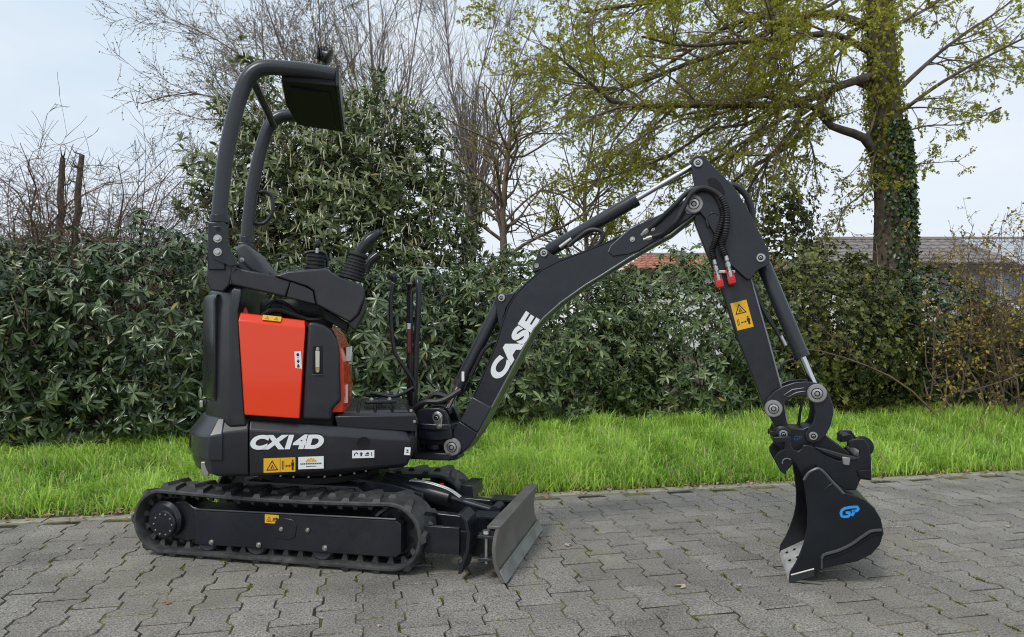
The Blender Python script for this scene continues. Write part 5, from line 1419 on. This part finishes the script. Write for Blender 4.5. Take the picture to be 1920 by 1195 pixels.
# ---------------------------------------------------------------- swing post and boom
swp = MB()
kp = [(-0.14, 0.628), (-0.102, 0.636), (-0.032, 0.638), (-0.006, 0.621), (0.01, 0.589), (0.026, 0.533), (0.031, 0.498), (-0.048, 0.485), (-0.14, 0.492)]
for y0, y1 in ((-0.085, -0.055), (0.055, 0.085)):
    swp.prism(kp, y0, y1)
swp.lathe([(0.052, 0.0), (0.052, 0.16)], (-0.085, 0, 0.435), (0, 0, 1), 24)
swp.box(-0.14, -0.02, -0.054, 0.054, 0.46, 0.56)
sw = part(swp, 'swing_post', m_black, FB, 0.004)
for z0, z1 in ((0.535, 0.565), (0.395, 0.43)):
    fk = MB().prism([(-0.20, 0), (-0.20, 0.0)], 0, 0) if False else MB()
    o1 = [(-0.22, -0.09), (-0.05, -0.095), (0.02, -0.085), (0.045, -0.05), (0.045, 0.05), (0.02, 0.085), (-0.05, 0.095), (-0.22, 0.09)]
    fk.loft([[(x, y, z0) for x, y in o1], [(x, y, z1) for x, y in o1]])
    sub(fk, 'swing_fork', m_black, sw, 0.005)
lk = [(-0.044, 0.592)][0]
plate_l = arc(lk[0] + 0.004, lk[1] + 0.004, 0.027, 20, 200, 8) + arc(lk[0] + 0.012, lk[1] - 0.034, 0.016, 200, 380, 8)
sub(MB().prism(plate_l, -0.094, -0.0855), 'lock_plate', m_zinc, sw, 0.002)
bolts(sw, [(lk[0] + 0.004, lk[1] + 0.004)], -0.094, 1.2, pin_me, 'pin'); bolts(sw, [(lk[0] + 0.013, lk[1] - 0.036)], -0.094, 1.0)
part(MB().box(-0.30, -0.14, -0.10, 0.12, 0.40, 0.56), 'swing_bracket', m_black, FB, 0.01)
part(MB().tube(smooth_path([(-0.2, -0.06, 0.6), (-0.12, -0.07, 0.66), (-0.03, -0.06, 0.67), (0.05, -0.02, 0.72)]), 0.013, 8), 'swing_hose', m_hose, FB)
part(MB().tube(smooth_path([(-0.2, 0.0, 0.6), (-0.1, 0.02, 0.69), (0.0, 0.02, 0.68), (0.08, 0.04, 0.75)]), 0.013, 8), 'swing_hose', m_hose, FB)

BW = 0.056
bo = [(-0.016, 0.454), (-0.001, 0.49), (0.058, 0.567), (0.123, 0.69), (0.185, 0.823), (0.236, 0.939), (0.264, 1.034), (0.292, 1.108), (0.335, 1.175), (0.383, 1.221), (0.45, 1.275), (0.526, 1.312), (0.654, 1.356), (0.772, 1.4), (0.877, 1.45), (0.98, 1.499), (1.074, 1.557), (1.094, 1.572), (1.121, 1.58), (1.145, 1.565), (1.156, 1.537), (1.145, 1.51), (1.121, 1.496), (1.018, 1.415), (0.934, 1.371), (0.828, 1.311), (0.711, 1.239), (0.647, 1.202), (0.536, 1.125), (0.46, 1.06), (0.413, 1.007), (0.315, 0.832), (0.213, 0.646), (0.139, 0.51), (0.099, 0.459), (0.063, 0.423), (0.026, 0.411), (-0.006, 0.425)]
boom = part(MB().prism(bo, -BW, BW), 'boom', m_black, FB, 0.004, 3)
# side plate edges (weld lines) along both flanges; pale lower bead paints a sky highlight
top_l = bo[3:17]; bot_l = bo[22:34]
for y in (-BW, BW):
    sub(MB().tube([(a, y, b) for a, b in top_l], 0.004, 6), 'weld_seam', m_black, boom)
    sub(MB().tube([(a, y, b) for a, b in bot_l], 0.004, 6), 'weld_seam', m_weld_glint, boom)
cs = [(0.121, 0.694), (0.216, 0.647), (0.149, 0.527), (0.061, 0.578)]
cs2 = [(0.058, 0.577), (0.147, 0.526), (0.105, 0.46), (0.063, 0.423), (0.027, 0.409), (-0.005, 0.423), (-0.018, 0.455), (0, 0.493)]
sub(MB().prism(cs, -0.067, 0.067), 'foot_casting', m_char2, boom, 0.006, 3)  # lighter paint stands in for light on its upward tilted face
sub(MB().prism(cs2, -0.064, 0.064), 'foot_boss', m_black, boom, 0.005, 3)
fp_ = [(0.027, 0.458)][0]
bolts(boom, [fp_], -0.0645, 1.15, boss_me, 'pin_boss')
tipp = [(0.752, 1.346), (0.764, 1.373), (0.843, 1.441), (0.889, 1.465), (0.991, 1.509), (1.079, 1.56), (1.101, 1.575), (1.123, 1.577), (1.145, 1.562), (1.154, 1.534), (1.141, 1.51), (1.014, 1.428), (0.887, 1.349), (0.838, 1.334), (0.771, 1.326)]
tp_ = sub(MB().prism(tipp, -0.066, 0.066), 'tip_plate', m_black, boom, 0.003)
sub(MB().tube([(a, -0.066, b) for a, b in tipp[:4]] , 0.003, 6), 'weld_seam', m_weld_glint, boom)
pt = [(1.117, 1.537)][0]
sub(MB().prism(arc(pt[0], pt[1], 0.036, -30, 150, 8) + [(1.079, 1.52), (1.086, 1.502), (1.099, 1.497)], -0.072, -0.0665), 'retainer_plate', m_zinc, boom, 0.002)
bolts(boom, [pt], -0.072, 1.1, boss_me, 'pin_boss')
bolts(boom, [(0.857, 1.398), (0.942, 1.441)], -0.0665, 1.2)
# upper cylinder bracket and lift cylinder bracket
b1 = [(0.404, 1.264), (0.402, 1.3), (0.417, 1.322), (0.429, 1.356), (0.444, 1.372), (0.469, 1.367), (0.494, 1.344), (0.528, 1.329), (0.553, 1.323), (0.504, 1.3)]
sub(MB().prism(b1, -0.04, 0.04), 'arm_cylinder_bracket', m_black, boom, 0.003)
bolts(boom, [(0.457, 1.351)], -0.0405, 0.95, pin_me, 'pin')
hole_me = MB().lathe([(0.011, 0.0), (0.0115, 0.003), (0.009, 0.003), (0.008, 0.001), (0.0001, 0.001)], (0, 0, 0), (0, -1, 0), 16).mesh('ring_hole', m_steel)
bolts(boom, [(0.422, 1.296)], -0.0405, 1.0, hole_me, 'bracket_hole')
b2 = [(0.224, 1.129), (0.231, 1.166), (0.252, 1.173), (0.283, 1.17), (0.323, 1.174), (0.278, 1.104), (0.262, 1.044), (0.247, 1)]
sub(MB().prism(b2, -0.042, 0.042), 'lift_cylinder_bracket', m_black, boom, 0.003)
bolts(boom, [(0.258, 1.15)], -0.0425, 0.95, pin_me, 'pin')
# lettering on the boom
c = [(0.316, 0.927)][0]
a_, b_ = [(0.219, 0.774), (0.411, 1.068)]
th = math.atan2(b_[1] - a_[1], b_[0] - a_[0])
Lc = math.hypot(b_[0] - a_[0], b_[1] - a_[1])
text('lettering', 'CASE', m_white, boom, c, -0.0572, Lc * 0.97, 0.078, th, 0.0, 0.06, 1.03)

def cylinder(name, frame, p0, p1, split, rb_, rr, y, port=True):
    """hydraulic cylinder from pin p0 to pin p1; split is the share taken by the barrel"""
    A = Vector((p0[0], y, p0[1])); B = Vector((p1[0], y, p1[1])); d = (B - A).normalized(); Ln = (B - A).length
    c = MB().lathe([(0.0001, 0.018), (rb_ * 0.85, 0.018), (rb_, 0.03), (rb_, Ln * split - 0.03), (rb_ * 1.06, Ln * split - 0.028), (rb_ * 1.06, Ln * split), (rr, Ln * split)], A, d, 28)
    c.lathe([(0.024, -0.03), (0.024, 0.03)], A, (0, 1, 0), 18)
    o = part(c, name, m_char2, frame, 0.0)
    sub(MB().cyl(A + d * (Ln * split - 0.01), B - d * 0.015, rr, n=18), 'cylinder_rod', m_chrome, o)
    sub(MB().lathe([(0.024, -0.03), (0.026, -0.026), (0.026, 0.026), (0.024, 0.03)], B, (0, 1, 0), 18), 'rod_eye', m_black, o)
    return o
p0, p1 = [(0.249, 1.15), (-0.032, 0.613)]
lc = cylinder('lift_cylinder', FB, p0, p1, 0.77, 0.030, 0.0145, 0.0)
sub(MB().tube(smooth_path(pr([(0.245, 0.951), (0.209, 0.941), (0.165, 0.901), (0.126, 0.826), (0.105, 0.786)], -0.04)), 0.009, 8), 'cylinder_hose', m_hose, lc)
q = [(0.066, 0.787)][0]
sub(MB().box(q[0] - 0.006, q[0] + 0.006, -0.036, -0.028, q[1] - 0.025, q[1] + 0.02), 'cylinder_label', m_white, lc)
p0, p1 = [(0.45, 1.356), (1.134, 1.729)]
ac = cylinder('arm_cylinder', FB, p0, p1, 0.615, 0.030, 0.0125, 0.0)
sub(MB().tube(smooth_path(pr([(0.57, 1.379), (0.614, 1.416), (0.662, 1.447), (0.705, 1.446), (0.726, 1.426), (0.71, 1.389), (0.688, 1.375)], -0.045)), 0.010, 8), 'cylinder_hose', m_hose, ac)
q = [(0.529, 1.376), (0.583, 1.413)]
sub(MB().cyl((q[0][0], -0.036, q[0][1]), (q[1][0], -0.036, q[1][1]), 0.010, n=12), 'hose_fitting', m_zinc, ac)

# ---------------------------------------------------------------- dipper arm
ab = [(1.114, 1.602), (1.119, 1.46), (1.185, 1.289), (1.233, 1.161), (1.291, 0.977), (1.349, 0.821), (1.389, 0.714), (1.402, 0.669), (1.419, 0.648), (1.451, 0.589), (1.459, 0.556), (1.48, 0.539), (1.501, 0.553), (1.507, 0.575), (1.492, 0.623), (1.48, 0.689), (1.469, 0.765), (1.417, 0.969), (1.353, 1.206), (1.311, 1.338), (1.272, 1.474), (1.224, 1.567)]
arm = part(MB().prism(ab, -0.048, 0.048), 'dipper_arm', m_black, FB, 0.005, 3)
up = [(1.104, 1.709), (1.108, 1.729), (1.119, 1.739), (1.132, 1.743), (1.15, 1.74), (1.167, 1.725), (1.202, 1.687), (1.279, 1.602), (1.309, 1.551), (1.345, 1.485), (1.419, 1.323), (1.419, 1.274), (1.381, 1.255), (1.366, 1.242), (1.349, 1.216), (1.337, 1.211), (1.322, 1.221), (1.269, 1.273), (1.228, 1.337), (1.202, 1.405), (1.163, 1.474), (1.141, 1.503), (1.119, 1.576), (1.115, 1.653)]
for y0, y1 in ((-0.084, -0.069), (0.069, 0.084)):
    sub(MB().prism(up, y0, y1), 'arm_cheek_plate', m_black, arm, 0.003)
slot = [(1.171, 1.637), (1.189, 1.645), (1.208, 1.639), (1.228, 1.616), (1.245, 1.581), (1.24, 1.568), (1.215, 1.592), (1.18, 1.607)]
sub(MB().prism(slot, -0.0855, -0.0842), 'cheek_slot', m_shadow, arm)  # dark plate paints the shade in the slot
emb = [(1.176, 1.438), (1.169, 1.468), (1.18, 1.49), (1.202, 1.496), (1.223, 1.481), (1.221, 1.452), (1.212, 1.421)]
sub(MB().tube(smooth_path(pr(emb, -0.084), 4), 0.004, 6), 'pressed_bead', m_char2, arm)
sub(MB().tube([(a, -0.049, b) for a, b in ab[14:20]], 0.004, 6), 'arm_edge', m_weld_glint, arm)
bolts(arm, [(1.134, 1.709), (1.385, 1.301)], -0.0842, 1.03, pin_me, 'pin')
th = math.radians(15.5)
c = [(1.313, 1.065)][0]
sticker('warning_label', arm, c, -0.0492, 0.067, 0.118, math.radians(14.5), [m_yellow, m_pblack], tri_sign(.48, .72, .2, .57) + man_sign(.12, .12, .9, .44))
# hoses over the boom tip, spiral guarded below, with red couplers
for k, y in enumerate((-0.102, -0.118)):
    P_ = {0: [(0.926, 1.439), (0.971, 1.474), (1.031, 1.526), (1.089, 1.582), (1.141, 1.6), (1.193, 1.581), (1.223, 1.535), (1.236, 1.486), (1.223, 1.428), (1.204, 1.375), (1.191, 1.336), (1.199, 1.297)], 1: [(0.943, 1.405), (0.994, 1.421), (1.039, 1.455), (1.072, 1.513), (1.106, 1.574), (1.154, 1.598), (1.21, 1.573), (1.242, 1.523), (1.25, 1.465), (1.242, 1.399), (1.231, 1.355), (1.246, 1.31)]}[k]
    sp_ = smooth_path([(P_[0][0], -0.072, P_[0][1]), (P_[1][0], -0.085, P_[1][1])] + pr(P_[2:], y), 6)
    ho = part(MB().tube(sp_, 0.0105, 10), 'auxiliary_hose', m_hose, FB)
    wrap = sp_[int(len(sp_) * 0.58):]
    rs = [0.0145 if i % 2 else 0.0110 for i in range(len(wrap) * 2 - 1)]
    dense = []
    for i in range(len(wrap) - 1): dense += [wrap[i], (wrap[i] + wrap[i + 1]) / 2]
    dense.append(wrap[-1])
    sub(MB().tube(dense, rs, 10), 'spiral_guard', m_hose, ho)
    a = sp_[0]; d = (sp_[3] - sp_[0]).normalized()
    sub(MB().lathe([(0.0001, -0.04), (0.007, -0.04), (0.007, -0.024), (0.011, -0.024), (0.011, -0.004), (0.0085, -0.004), (0.0085, 0.012)], a, d, 10), 'hose_fitting', m_zinc, ho)
    e_ = sp_[-1]; d = (sp_[-1] - sp_[-3]).normalized(); d = Vector((0.22, 0, -0.97))
    sub(MB().lathe([(0.0001, 0), (0.009, 0), (0.010, 0.02), (0.007, 0.024), (0.012, 0.03), (0.012, 0.048), (0.008, 0.052), (0.0085, 0.066), (0.014, 0.068), (0.014, 0.09), (0.0001, 0.09)], e_, d, 12), 'coupler', m_zinc, ho)
    r0 = e_ + d * 0.062
    X_ = Vector((0.97, 0, 0.22))
    m4 = Matrix(((X_.x, 0, d.x, r0.x), (X_.y, 1, d.y, r0.y), (X_.z, 0, d.z, r0.z), (0, 0, 0, 1)))
    cpl = MB().loft([[(-0.013, -0.013, 0.026), (0.013, -0.013, 0.026), (0.013, 0.012, 0.026), (-0.013, 0.012, 0.026)], [(-0.0155, -0.015, 0.034), (0.0155, -0.015, 0.034), (0.0155, 0.013, 0.034), (-0.0155, 0.013, 0.034)], [(-0.0145, -0.014, 0.056), (0.0145, -0.014, 0.056), (0.0145, 0.012, 0.056), (-0.0145, 0.012, 0.056)], [(-0.010, -0.009, 0.062), (0.010, -0.009, 0.062), (0.010, 0.009, 0.062), (-0.010, 0.009, 0.062)]]); cpl.box(-0.0145, -0.009, -0.013, 0.012, -0.004, 0.03); cpl.box(0.009, 0.0145, -0.013, 0.012, 0.006, 0.03)
    co_ = link('dust_cap', cpl.mesh('dust_cap', m_redp), ho, m4)
q = [(1.212, 1.247), (1.27, 1.259)]
part(MB().box(q[0][0] - 0.012, q[1][0] + 0.014, -0.105, -0.047, q[0][1] - 0.008, q[0][1] + 0.004), 'coupler_bracket', m_zinc, FB, 0.002)
part(MB().tube(smooth_path(pr([(1.261, 1.633), (1.303, 1.617), (1.34, 1.569), (1.358, 1.504), (1.358, 1.436)], 0.02)), 0.014, 10), 'arm_hose', m_hose, FB)
part(MB().tube(smooth_path(pr([(1.36, 1.192), (1.381, 1.136), (1.411, 1.068), (1.453, 1), (1.474, 0.96), (1.485, 0.933)], -0.02)), 0.009, 10), 'bucket_hose', m_hose, FB)
q = [(1.47, 0.978), (1.489, 0.937)]
part(MB().cyl((q[0][0], -0.02, q[0][1]), (q[1][0], -0.02, q[1][1]), 0.010, n=12), 'bucket_hose_fitting', m_zinc, FB)
part(MB().tube(smooth_path(pr([(1.468, 0.819), (1.476, 0.851), (1.498, 0.872), (1.523, 0.879), (1.54, 0.879)], 0.0)), 0.005, 8), 'grease_line', m_hose, FB)
part(MB().tube(smooth_path(pr([(1.562, 0.711), (1.552, 0.649), (1.545, 0.588)], 0.03)), 0.006, 8), 'link_hose', m_hose, FB)
p0, p1 = [(1.393, 1.307), (1.615, 0.739)]
bcyl = cylinder('bucket_cylinder', FB, p0, p1, 0.735, 0.031, 0.0145, 0.0)

# ---------------------------------------------------------------- bucket linkage
l1 = [(1.403, 0.667), (1.401, 0.689), (1.415, 0.721), (1.44, 0.75), (1.474, 0.771), (1.515, 0.787), (1.56, 0.792), (1.595, 0.788), (1.621, 0.778), (1.639, 0.754), (1.635, 0.726), (1.615, 0.71), (1.588, 0.712), (1.566, 0.729), (1.54, 0.733), (1.511, 0.725), (1.486, 0.709), (1.474, 0.687), (1.469, 0.66), (1.449, 0.644), (1.424, 0.643)]
l2 = [(1.58, 0.733), (1.588, 0.773), (1.621, 0.778), (1.645, 0.746), (1.661, 0.703), (1.663, 0.66), (1.653, 0.616), (1.635, 0.576), (1.617, 0.551), (1.588, 0.539), (1.562, 0.549), (1.556, 0.577), (1.57, 0.602), (1.588, 0.629), (1.595, 0.668), (1.591, 0.701)]
for y0, y1 in ((-0.082, -0.064), (0.064, 0.082)):
    o = part(MB().prism(l1, y0, y1), 'guide_link', m_black, FB, 0.004, 3)
    if y0 < 0:
        rec = [(1.476, 0.734), (1.509, 0.757), (1.554, 0.765), (1.56, 0.752), (1.526, 0.746), (1.491, 0.726)]
        sub(MB().tube(pr(rec + rec[:1], -0.0825), 0.0028, 6), 'pressed_bead', m_char2, o)
        bolts(o, [(1.435, 0.678)], -0.0822, 0.98, boss_me, 'pin_boss')
for y0, y1 in ((-0.068, -0.052), (0.052, 0.068)):
    o = part(MB().prism(l2, y0 - (0.022 if y0 < 0 else 0), y1 - (0.022 if y0 < 0 else 0)), 'bucket_link', m_black, FB, 0.004, 3)
    if y0 < 0:
        bolts(o, [(1.6, 0.745)], -0.0902, 1.05, boss_me, 'pin_boss')

# ---------------------------------------------------------------- quick coupler
hc = [(1.433, 0.574), (1.441, 0.596), (1.462, 0.608), (1.487, 0.607), (1.504, 0.598), (1.551, 0.598), (1.567, 0.607), (1.594, 0.61), (1.614, 0.6), (1.632, 0.577), (1.663, 0.552), (1.707, 0.519), (1.727, 0.502), (1.719, 0.472), (1.683, 0.474), (1.602, 0.506), (1.541, 0.494), (1.499, 0.501), (1.47, 0.513), (1.437, 0.534)]
qc = part(MB().prism(hc, -0.075, 0.075), 'quick_coupler', m_bucket, FB, 0.004)
for c in [(1.473, 0.574), (1.587, 0.571)]:
    sub(MB().lathe([(0.031, -0.02), (0.031, 0.006), (0.024, 0.010), (0.018, 0.010), (0.0001, 0.010)], (c[0], -0.078, c[1]), (0, -1, 0), 24), 'coupler_boss', m_bucket, qc)
    bolts(qc, [c], -0.088, 0.95, pin_me, 'pin')
c = [(1.531, 0.558)][0]
text('lettering', 'GP', m_bluedim, qc, c, -0.0758, 0.034, 0.019, 0.05, 0.3, 0.03)
sub(MB().box(*sorted(([(1.423, 0.574), (1.448, 0.575)][0][0], [(1.423, 0.574), (1.448, 0.575)][1][0])), -0.09, -0.03, c[1] + 0.008, c[1] + 0.026), 'coupler_lug', m_bucket, qc, 0.002)
ear = [(1.43, 0.567), (1.497, 0.571), (1.499, 0.533), (1.509, 0.518), (1.525, 0.514), (1.539, 0.526), (1.543, 0.539), (1.572, 0.538), (1.592, 0.528), (1.617, 0.507), (1.673, 0.482), (1.712, 0.486), (1.731, 0.491), (1.751, 0.503), (1.753, 0.524), (1.737, 0.536), (1.714, 0.537), (1.712, 0.558), (1.726, 0.57), (1.768, 0.571), (1.786, 0.544), (1.793, 0.498), (1.795, 0.41), (1.755, 0.412), (1.739, 0.369), (1.698, 0.367), (1.659, 0.398), (1.629, 0.435), (1.598, 0.451), (1.57, 0.441), (1.548, 0.405), (1.511, 0.472), (1.505, 0.477), (1.501, 0.455), (1.481, 0.432), (1.477, 0.414), (1.456, 0.431), (1.438, 0.465), (1.436, 0.484), (1.448, 0.504), (1.475, 0.521), (1.475, 0.547), (1.43, 0.545)]
brk_ = {}
for y0, y1 in ((-0.135, -0.115), (0.115, 0.135)):
    o = part(MB().prism(ear, y0, y1), 'bucket_ear', m_bucket, FB, 0.003)
    if y0 < 0:
        sub(MB().tube(smooth_path(pr([(1.465, 0.46), (1.467, 0.475), (1.481, 0.483), (1.497, 0.479)], -0.1365), 4), 0.0025, 6), 'weld_seam', m_weld_glint, o)
        wd_ = [(1.689, 0.469), (1.686, 0.501), (1.717, 0.498), (1.713, 0.466)]
        sub(MB().prism(wd_, -0.146, -0.134), 'latch_wedge', m_steel, o, 0.003)
        rb_ = [(1.587, 0.533), (1.623, 0.528), (1.692, 0.509), (1.742, 0.497), (1.731, 0.486), (1.682, 0.494), (1.623, 0.513)]
        sub(MB().prism(rb_, -0.142, -0.112), 'latch_bar', m_char2, o, 0.003)
        ft = [(1.741, 0.449), (1.791, 0.456), (1.789, 0.416), (1.747, 0.424)]
        sub(MB().prism(ft, -0.15, -0.11), 'ear_foot', m_shadow, o, 0.003)
c = [(1.764, 0.494)][0]
part(MB().cyl((c[0], -0.12, c[1]), (c[0], 0.12, c[1]), 0.016, n=18), 'coupler_pin', m_steel, FB)
c = [(1.816, 0.509)][0]
part(MB().lathe([(0.030, -0.012), (0.045, -0.01), (0.045, 0.01), (0.030, 0.012)], (c[0] - 0.01, 0.10, c[1] - 0.002), (0, 1, 0), 24), 'far_hook', m_bucket, FB, 0.003)
q = [(1.705, 0.533), (1.713, 0.565), (1.746, 0.568), (1.758, 0.551), (1.734, 0.537)]
part(MB().prism(q, 0.02, 0.10), 'coupler_latch', m_bucket, FB, 0.003)
part(MB().prism([(1.479, 0.518), (1.504, 0.523), (1.491, 0.492), (1.47, 0.495)], -0.114, 0.114), 'ear_crossbar', m_bucket, FB, 0.003)

# ---------------------------------------------------------------- bucket
BH = 0.19
bs = [(1.537, 0.412), (1.548, 0.436), (1.564, 0.452), (1.591, 0.466), (1.609, 0.456), (1.628, 0.434), (1.653, 0.402), (1.69, 0.367), (1.726, 0.358), (1.76, 0.344), (1.794, 0.315), (1.816, 0.275), (1.826, 0.221), (1.813, 0.175), (1.783, 0.135), (1.734, 0.104), (1.671, 0.085), (1.605, 0.064), (1.582, 0.035), (1.531, 0.014), (1.483, -0.005), (1.487, 0.039), (1.509, 0.079), (1.525, 0.119), (1.543, 0.175), (1.552, 0.222), (1.554, 0.281), (1.547, 0.352)]
sides = []
for sy in (-1, 1):
    y = sy * BH
    o = part(MB().prism(bs, min(y, y - sy * 0.012), max(y, y - sy * 0.012)), 'bucket_side', m_bucket, FB, 0.003)
    sides.append(o)
# curved shell between the side plates, open towards the machine
sh_o = bs[3:21]
ctr_b = (1.64, 0.25)
sh_i = [((a - ctr_b[0]) * 0.945 + ctr_b[0], (b - ctr_b[1]) * 0.945 + ctr_b[1]) for a, b in sh_o]
sh = part(MB().prism(sh_o + sh_i[::-1], -BH + 0.0125, BH - 0.0125), 'bucket_shell', m_bucket, FB, 0.002)
lipn = [(1.483, -0.005), (1.487, 0.039), (1.572, 0.175), (1.642, 0.082), (1.582, 0.035)]
lp0 = [(1.486, -0.008)][0]
# cutting lip: sloped steel plate with bolt holes
lp_a, lp_b = (1.483, 0.002), (1.600, 0.062)
lip = part(MB().loft([[(lp_a[0], -BH + .002, lp_a[1]), (lp_a[0], BH - .002, lp_a[1]), (lp_a[0] + 0.008, BH - .002, lp_a[1] + 0.016), (lp_a[0] + 0.008, -BH + .002, lp_a[1] + 0.016)],
                      [(lp_b[0], -BH + .013, lp_b[1]), (lp_b[0], BH - .013, lp_b[1]), (lp_b[0] - 0.004, BH - .013, lp_b[1] + 0.016), (lp_b[0] - 0.004, -BH + .013, lp_b[1] + 0.016)]]), 'cutting_lip', mat('scraped_lip_steel', (0.52, 0.51, 0.49), 0.5, metal=0.35, var=0.2, vscale=20, rvar=0.1), FB, 0.001)
d_ = Vector((lp_b[0] - lp_a[0], 0, lp_b[1] - lp_a[1])).normalized(); nrm_ = Vector((-d_.z, 0, d_.x))
for a in (0.035, 0.07):
    for y in (-0.11, 0.0, 0.11):
        p_ = Vector((lp_a[0], y, lp_a[1])) + d_ * a + nrm_ * 0.0155
        sub(MB().lathe([(0.0065, -0.001), (0.0065, 0.0012), (0.0001, 0.0012)], p_, nrm_, 12), 'bolt_hole', m_shadow, lip)  # dark disc, shade of the hole put into its colour
part(MB().box(lp_a[0] + 0.012, lp_a[0] + 0.12, -BH - 0.004, -BH + 0.0, lp_a[1] + 0.004, lp_a[1] + 0.012), 'lip_edge', m_steel, FB)
s0 = sides[0]
for nm, pxs, r in (('top_weld', [(1.539, 0.41), (1.554, 0.436), (1.572, 0.45), (1.591, 0.457), (1.611, 0.446), (1.642, 0.41), (1.684, 0.364)], 0.006), ('wear_strip', [(1.605, 0.106), (1.615, 0.122), (1.661, 0.14), (1.711, 0.169), (1.756, 0.207), (1.783, 0.226), (1.818, 0.232)], 0.006), ('shin_line', [(1.605, 0.066), (1.605, 0.106)], 0.004), ('panel_crease', [(1.615, 0.373), (1.628, 0.39), (1.65, 0.406)], 0.003)):
    sub(MB().tube(smooth_path(pr(pxs, -BH - 0.001), 4), r, 6), nm, m_rib if nm != 'panel_crease' else m_bucket, s0)
    if nm == 'wear_strip':
        sub(MB().tube(smooth_path([(q.x + 0.006, q.y, q.z - 0.012) for q in [Vector(v) for v in pr(pxs, -BH - 0.001)]], 4), 0.005, 6), 'wear_strip', m_bucket, s0)
pt_ = [(1.483, -0.003), (1.491, 0.027), (1.576, 0.064), (1.578, 0.035)]
sub(MB().prism(pt_, -BH - 0.006, -BH), 'side_cutter', m_char2, s0, 0.002)
sub(MB().tube(pr([(1.491, 0.032), (1.576, 0.064)], -BH - 0.006), 0.004, 6), 'cutter_edge', m_steel, s0)
# blue GP mark drawn as thick strokes
c = [(1.705, 0.295)][0]
def stroke(pts_, w):
    v = [Vector(q) for q in pts_]; l_, r_ = [], []
    for i in range(len(v)):
        t = (v[min(i + 1, len(v) - 1)] - v[max(i - 1, 0)]).normalized(); n2 = Vector((-t.y, t.x)) * w / 2
        l_.append(v[i] + n2); r_.append(v[i] - n2)
    return l_, r_
def logo(s, material, y, w):
    mb = MB()
    for st in ([(0.42, 0.86), (0.2, 0.84), (0.04, 0.68), (0.0, 0.42), (0.08, 0.16), (0.24, 0.1), (0.46, 0.12), (0.52, 0.3), (0.52, 0.44), (0.28, 0.44)], [(0.36, 0.88), (0.7, 0.9), (0.92, 0.88), (0.98, 0.74), (0.94, 0.6), (0.84, 0.54), (0.62, 0.54)], [(0.78, 0.56), (0.72, 0.36), (0.64, 0.16)]):
        l_, r_ = stroke([(c[0] + (a - .5) * s[0] + (b - .5) * 0.006, c[1] + (b - .5) * s[1] + (a - .5) * 0.008) for a, b in st], w)
        for i in range(len(l_) - 1):
            vs_ = [l_[i], l_[i + 1], r_[i + 1], r_[i]]
            mb.add([(q.x, y, q.y) for q in vs_] + [(q.x, -BH + 0.0005, q.y) for q in vs_], [(0, 1, 2, 3), (0, 4, 5, 1), (1, 5, 6, 2), (2, 6, 7, 3), (3, 7, 4, 0)])
    return mb
sub(logo((0.062, 0.046), m_pblack, -BH - 0.0008, 0.0165), 'lettering_outline', m_pblack, s0)
sub(logo((0.062, 0.046), m_blue, -BH - 0.0018, 0.0098), 'lettering', m_blue, s0)

# ---------------------------------------------------------------- fallen leaves on the paving
m_pale = leaf_mat('pale_dry_leaf', (0.50, 0.40, 0.30), (0.62, 0.53, 0.44), 0.8, 0.1, spec=0.2)
m_pale2 = leaf_mat('brown_dry_leaf', (0.24, 0.13, 0.06), (0.30, 0.17, 0.09), 0.8, 0.1, spec=0.2)
def fallen(px, label, s, a, m_):
    u = (px[0] - 960) / 1340; t = 1340 / (px[1] - 620)
    rg = np.random.default_rng(int(px[0]))
    D = np.array([[math.cos(a), math.sin(a), 0.1], [math.cos(a + 0.9), math.sin(a + 0.9), 0.15], [math.cos(a - 0.8), math.sin(a - 0.8), 0.1]])
    V, F, T = leaf_batch(np.zeros((3, 3)), D, np.array([[0.1, 0.2, 1.0], [0.2, -.2, 1], [-.2, .1, 1]]), np.array([s, s * .6, s * .55]), np.array([s * .42, s * .3, s * .3]), 0.35, 0.12, rg.random(3))
    o = link('fallen_leaf', np_mesh('fallen_leaf', V, F, m_, T)); o.location = (u * t, t, 0.004)
    tag(o, label, 'leaf', 'fallen leaves on the paving')
fallen((1060, 1024), 'pale curled leaf on the paving right of the blade', 0.045, 0.2, m_pale)
fallen((1286, 1102), 'largest pale leaf in the middle of the open paving', 0.055, 2.9, m_pale)
fallen((1384, 1100), 'small pale leaf between the middle leaf and the bucket', 0.026, 0.5, m_pale)
fallen((1886, 989), 'pale oval leaf on the paving at the right edge', 0.042, 0.1, m_pale)
fallen((318, 1134), 'brown leaf on the paving before the rubber track', 0.036, 2.6, m_pale2)
fallen((146, 1031), 'pale leaf on the paving left of the track', 0.03, 0.3, m_pale)
fallen((707, 1176), 'whitish flake on the paving at the bottom', 0.022, 0.1, m_pale)
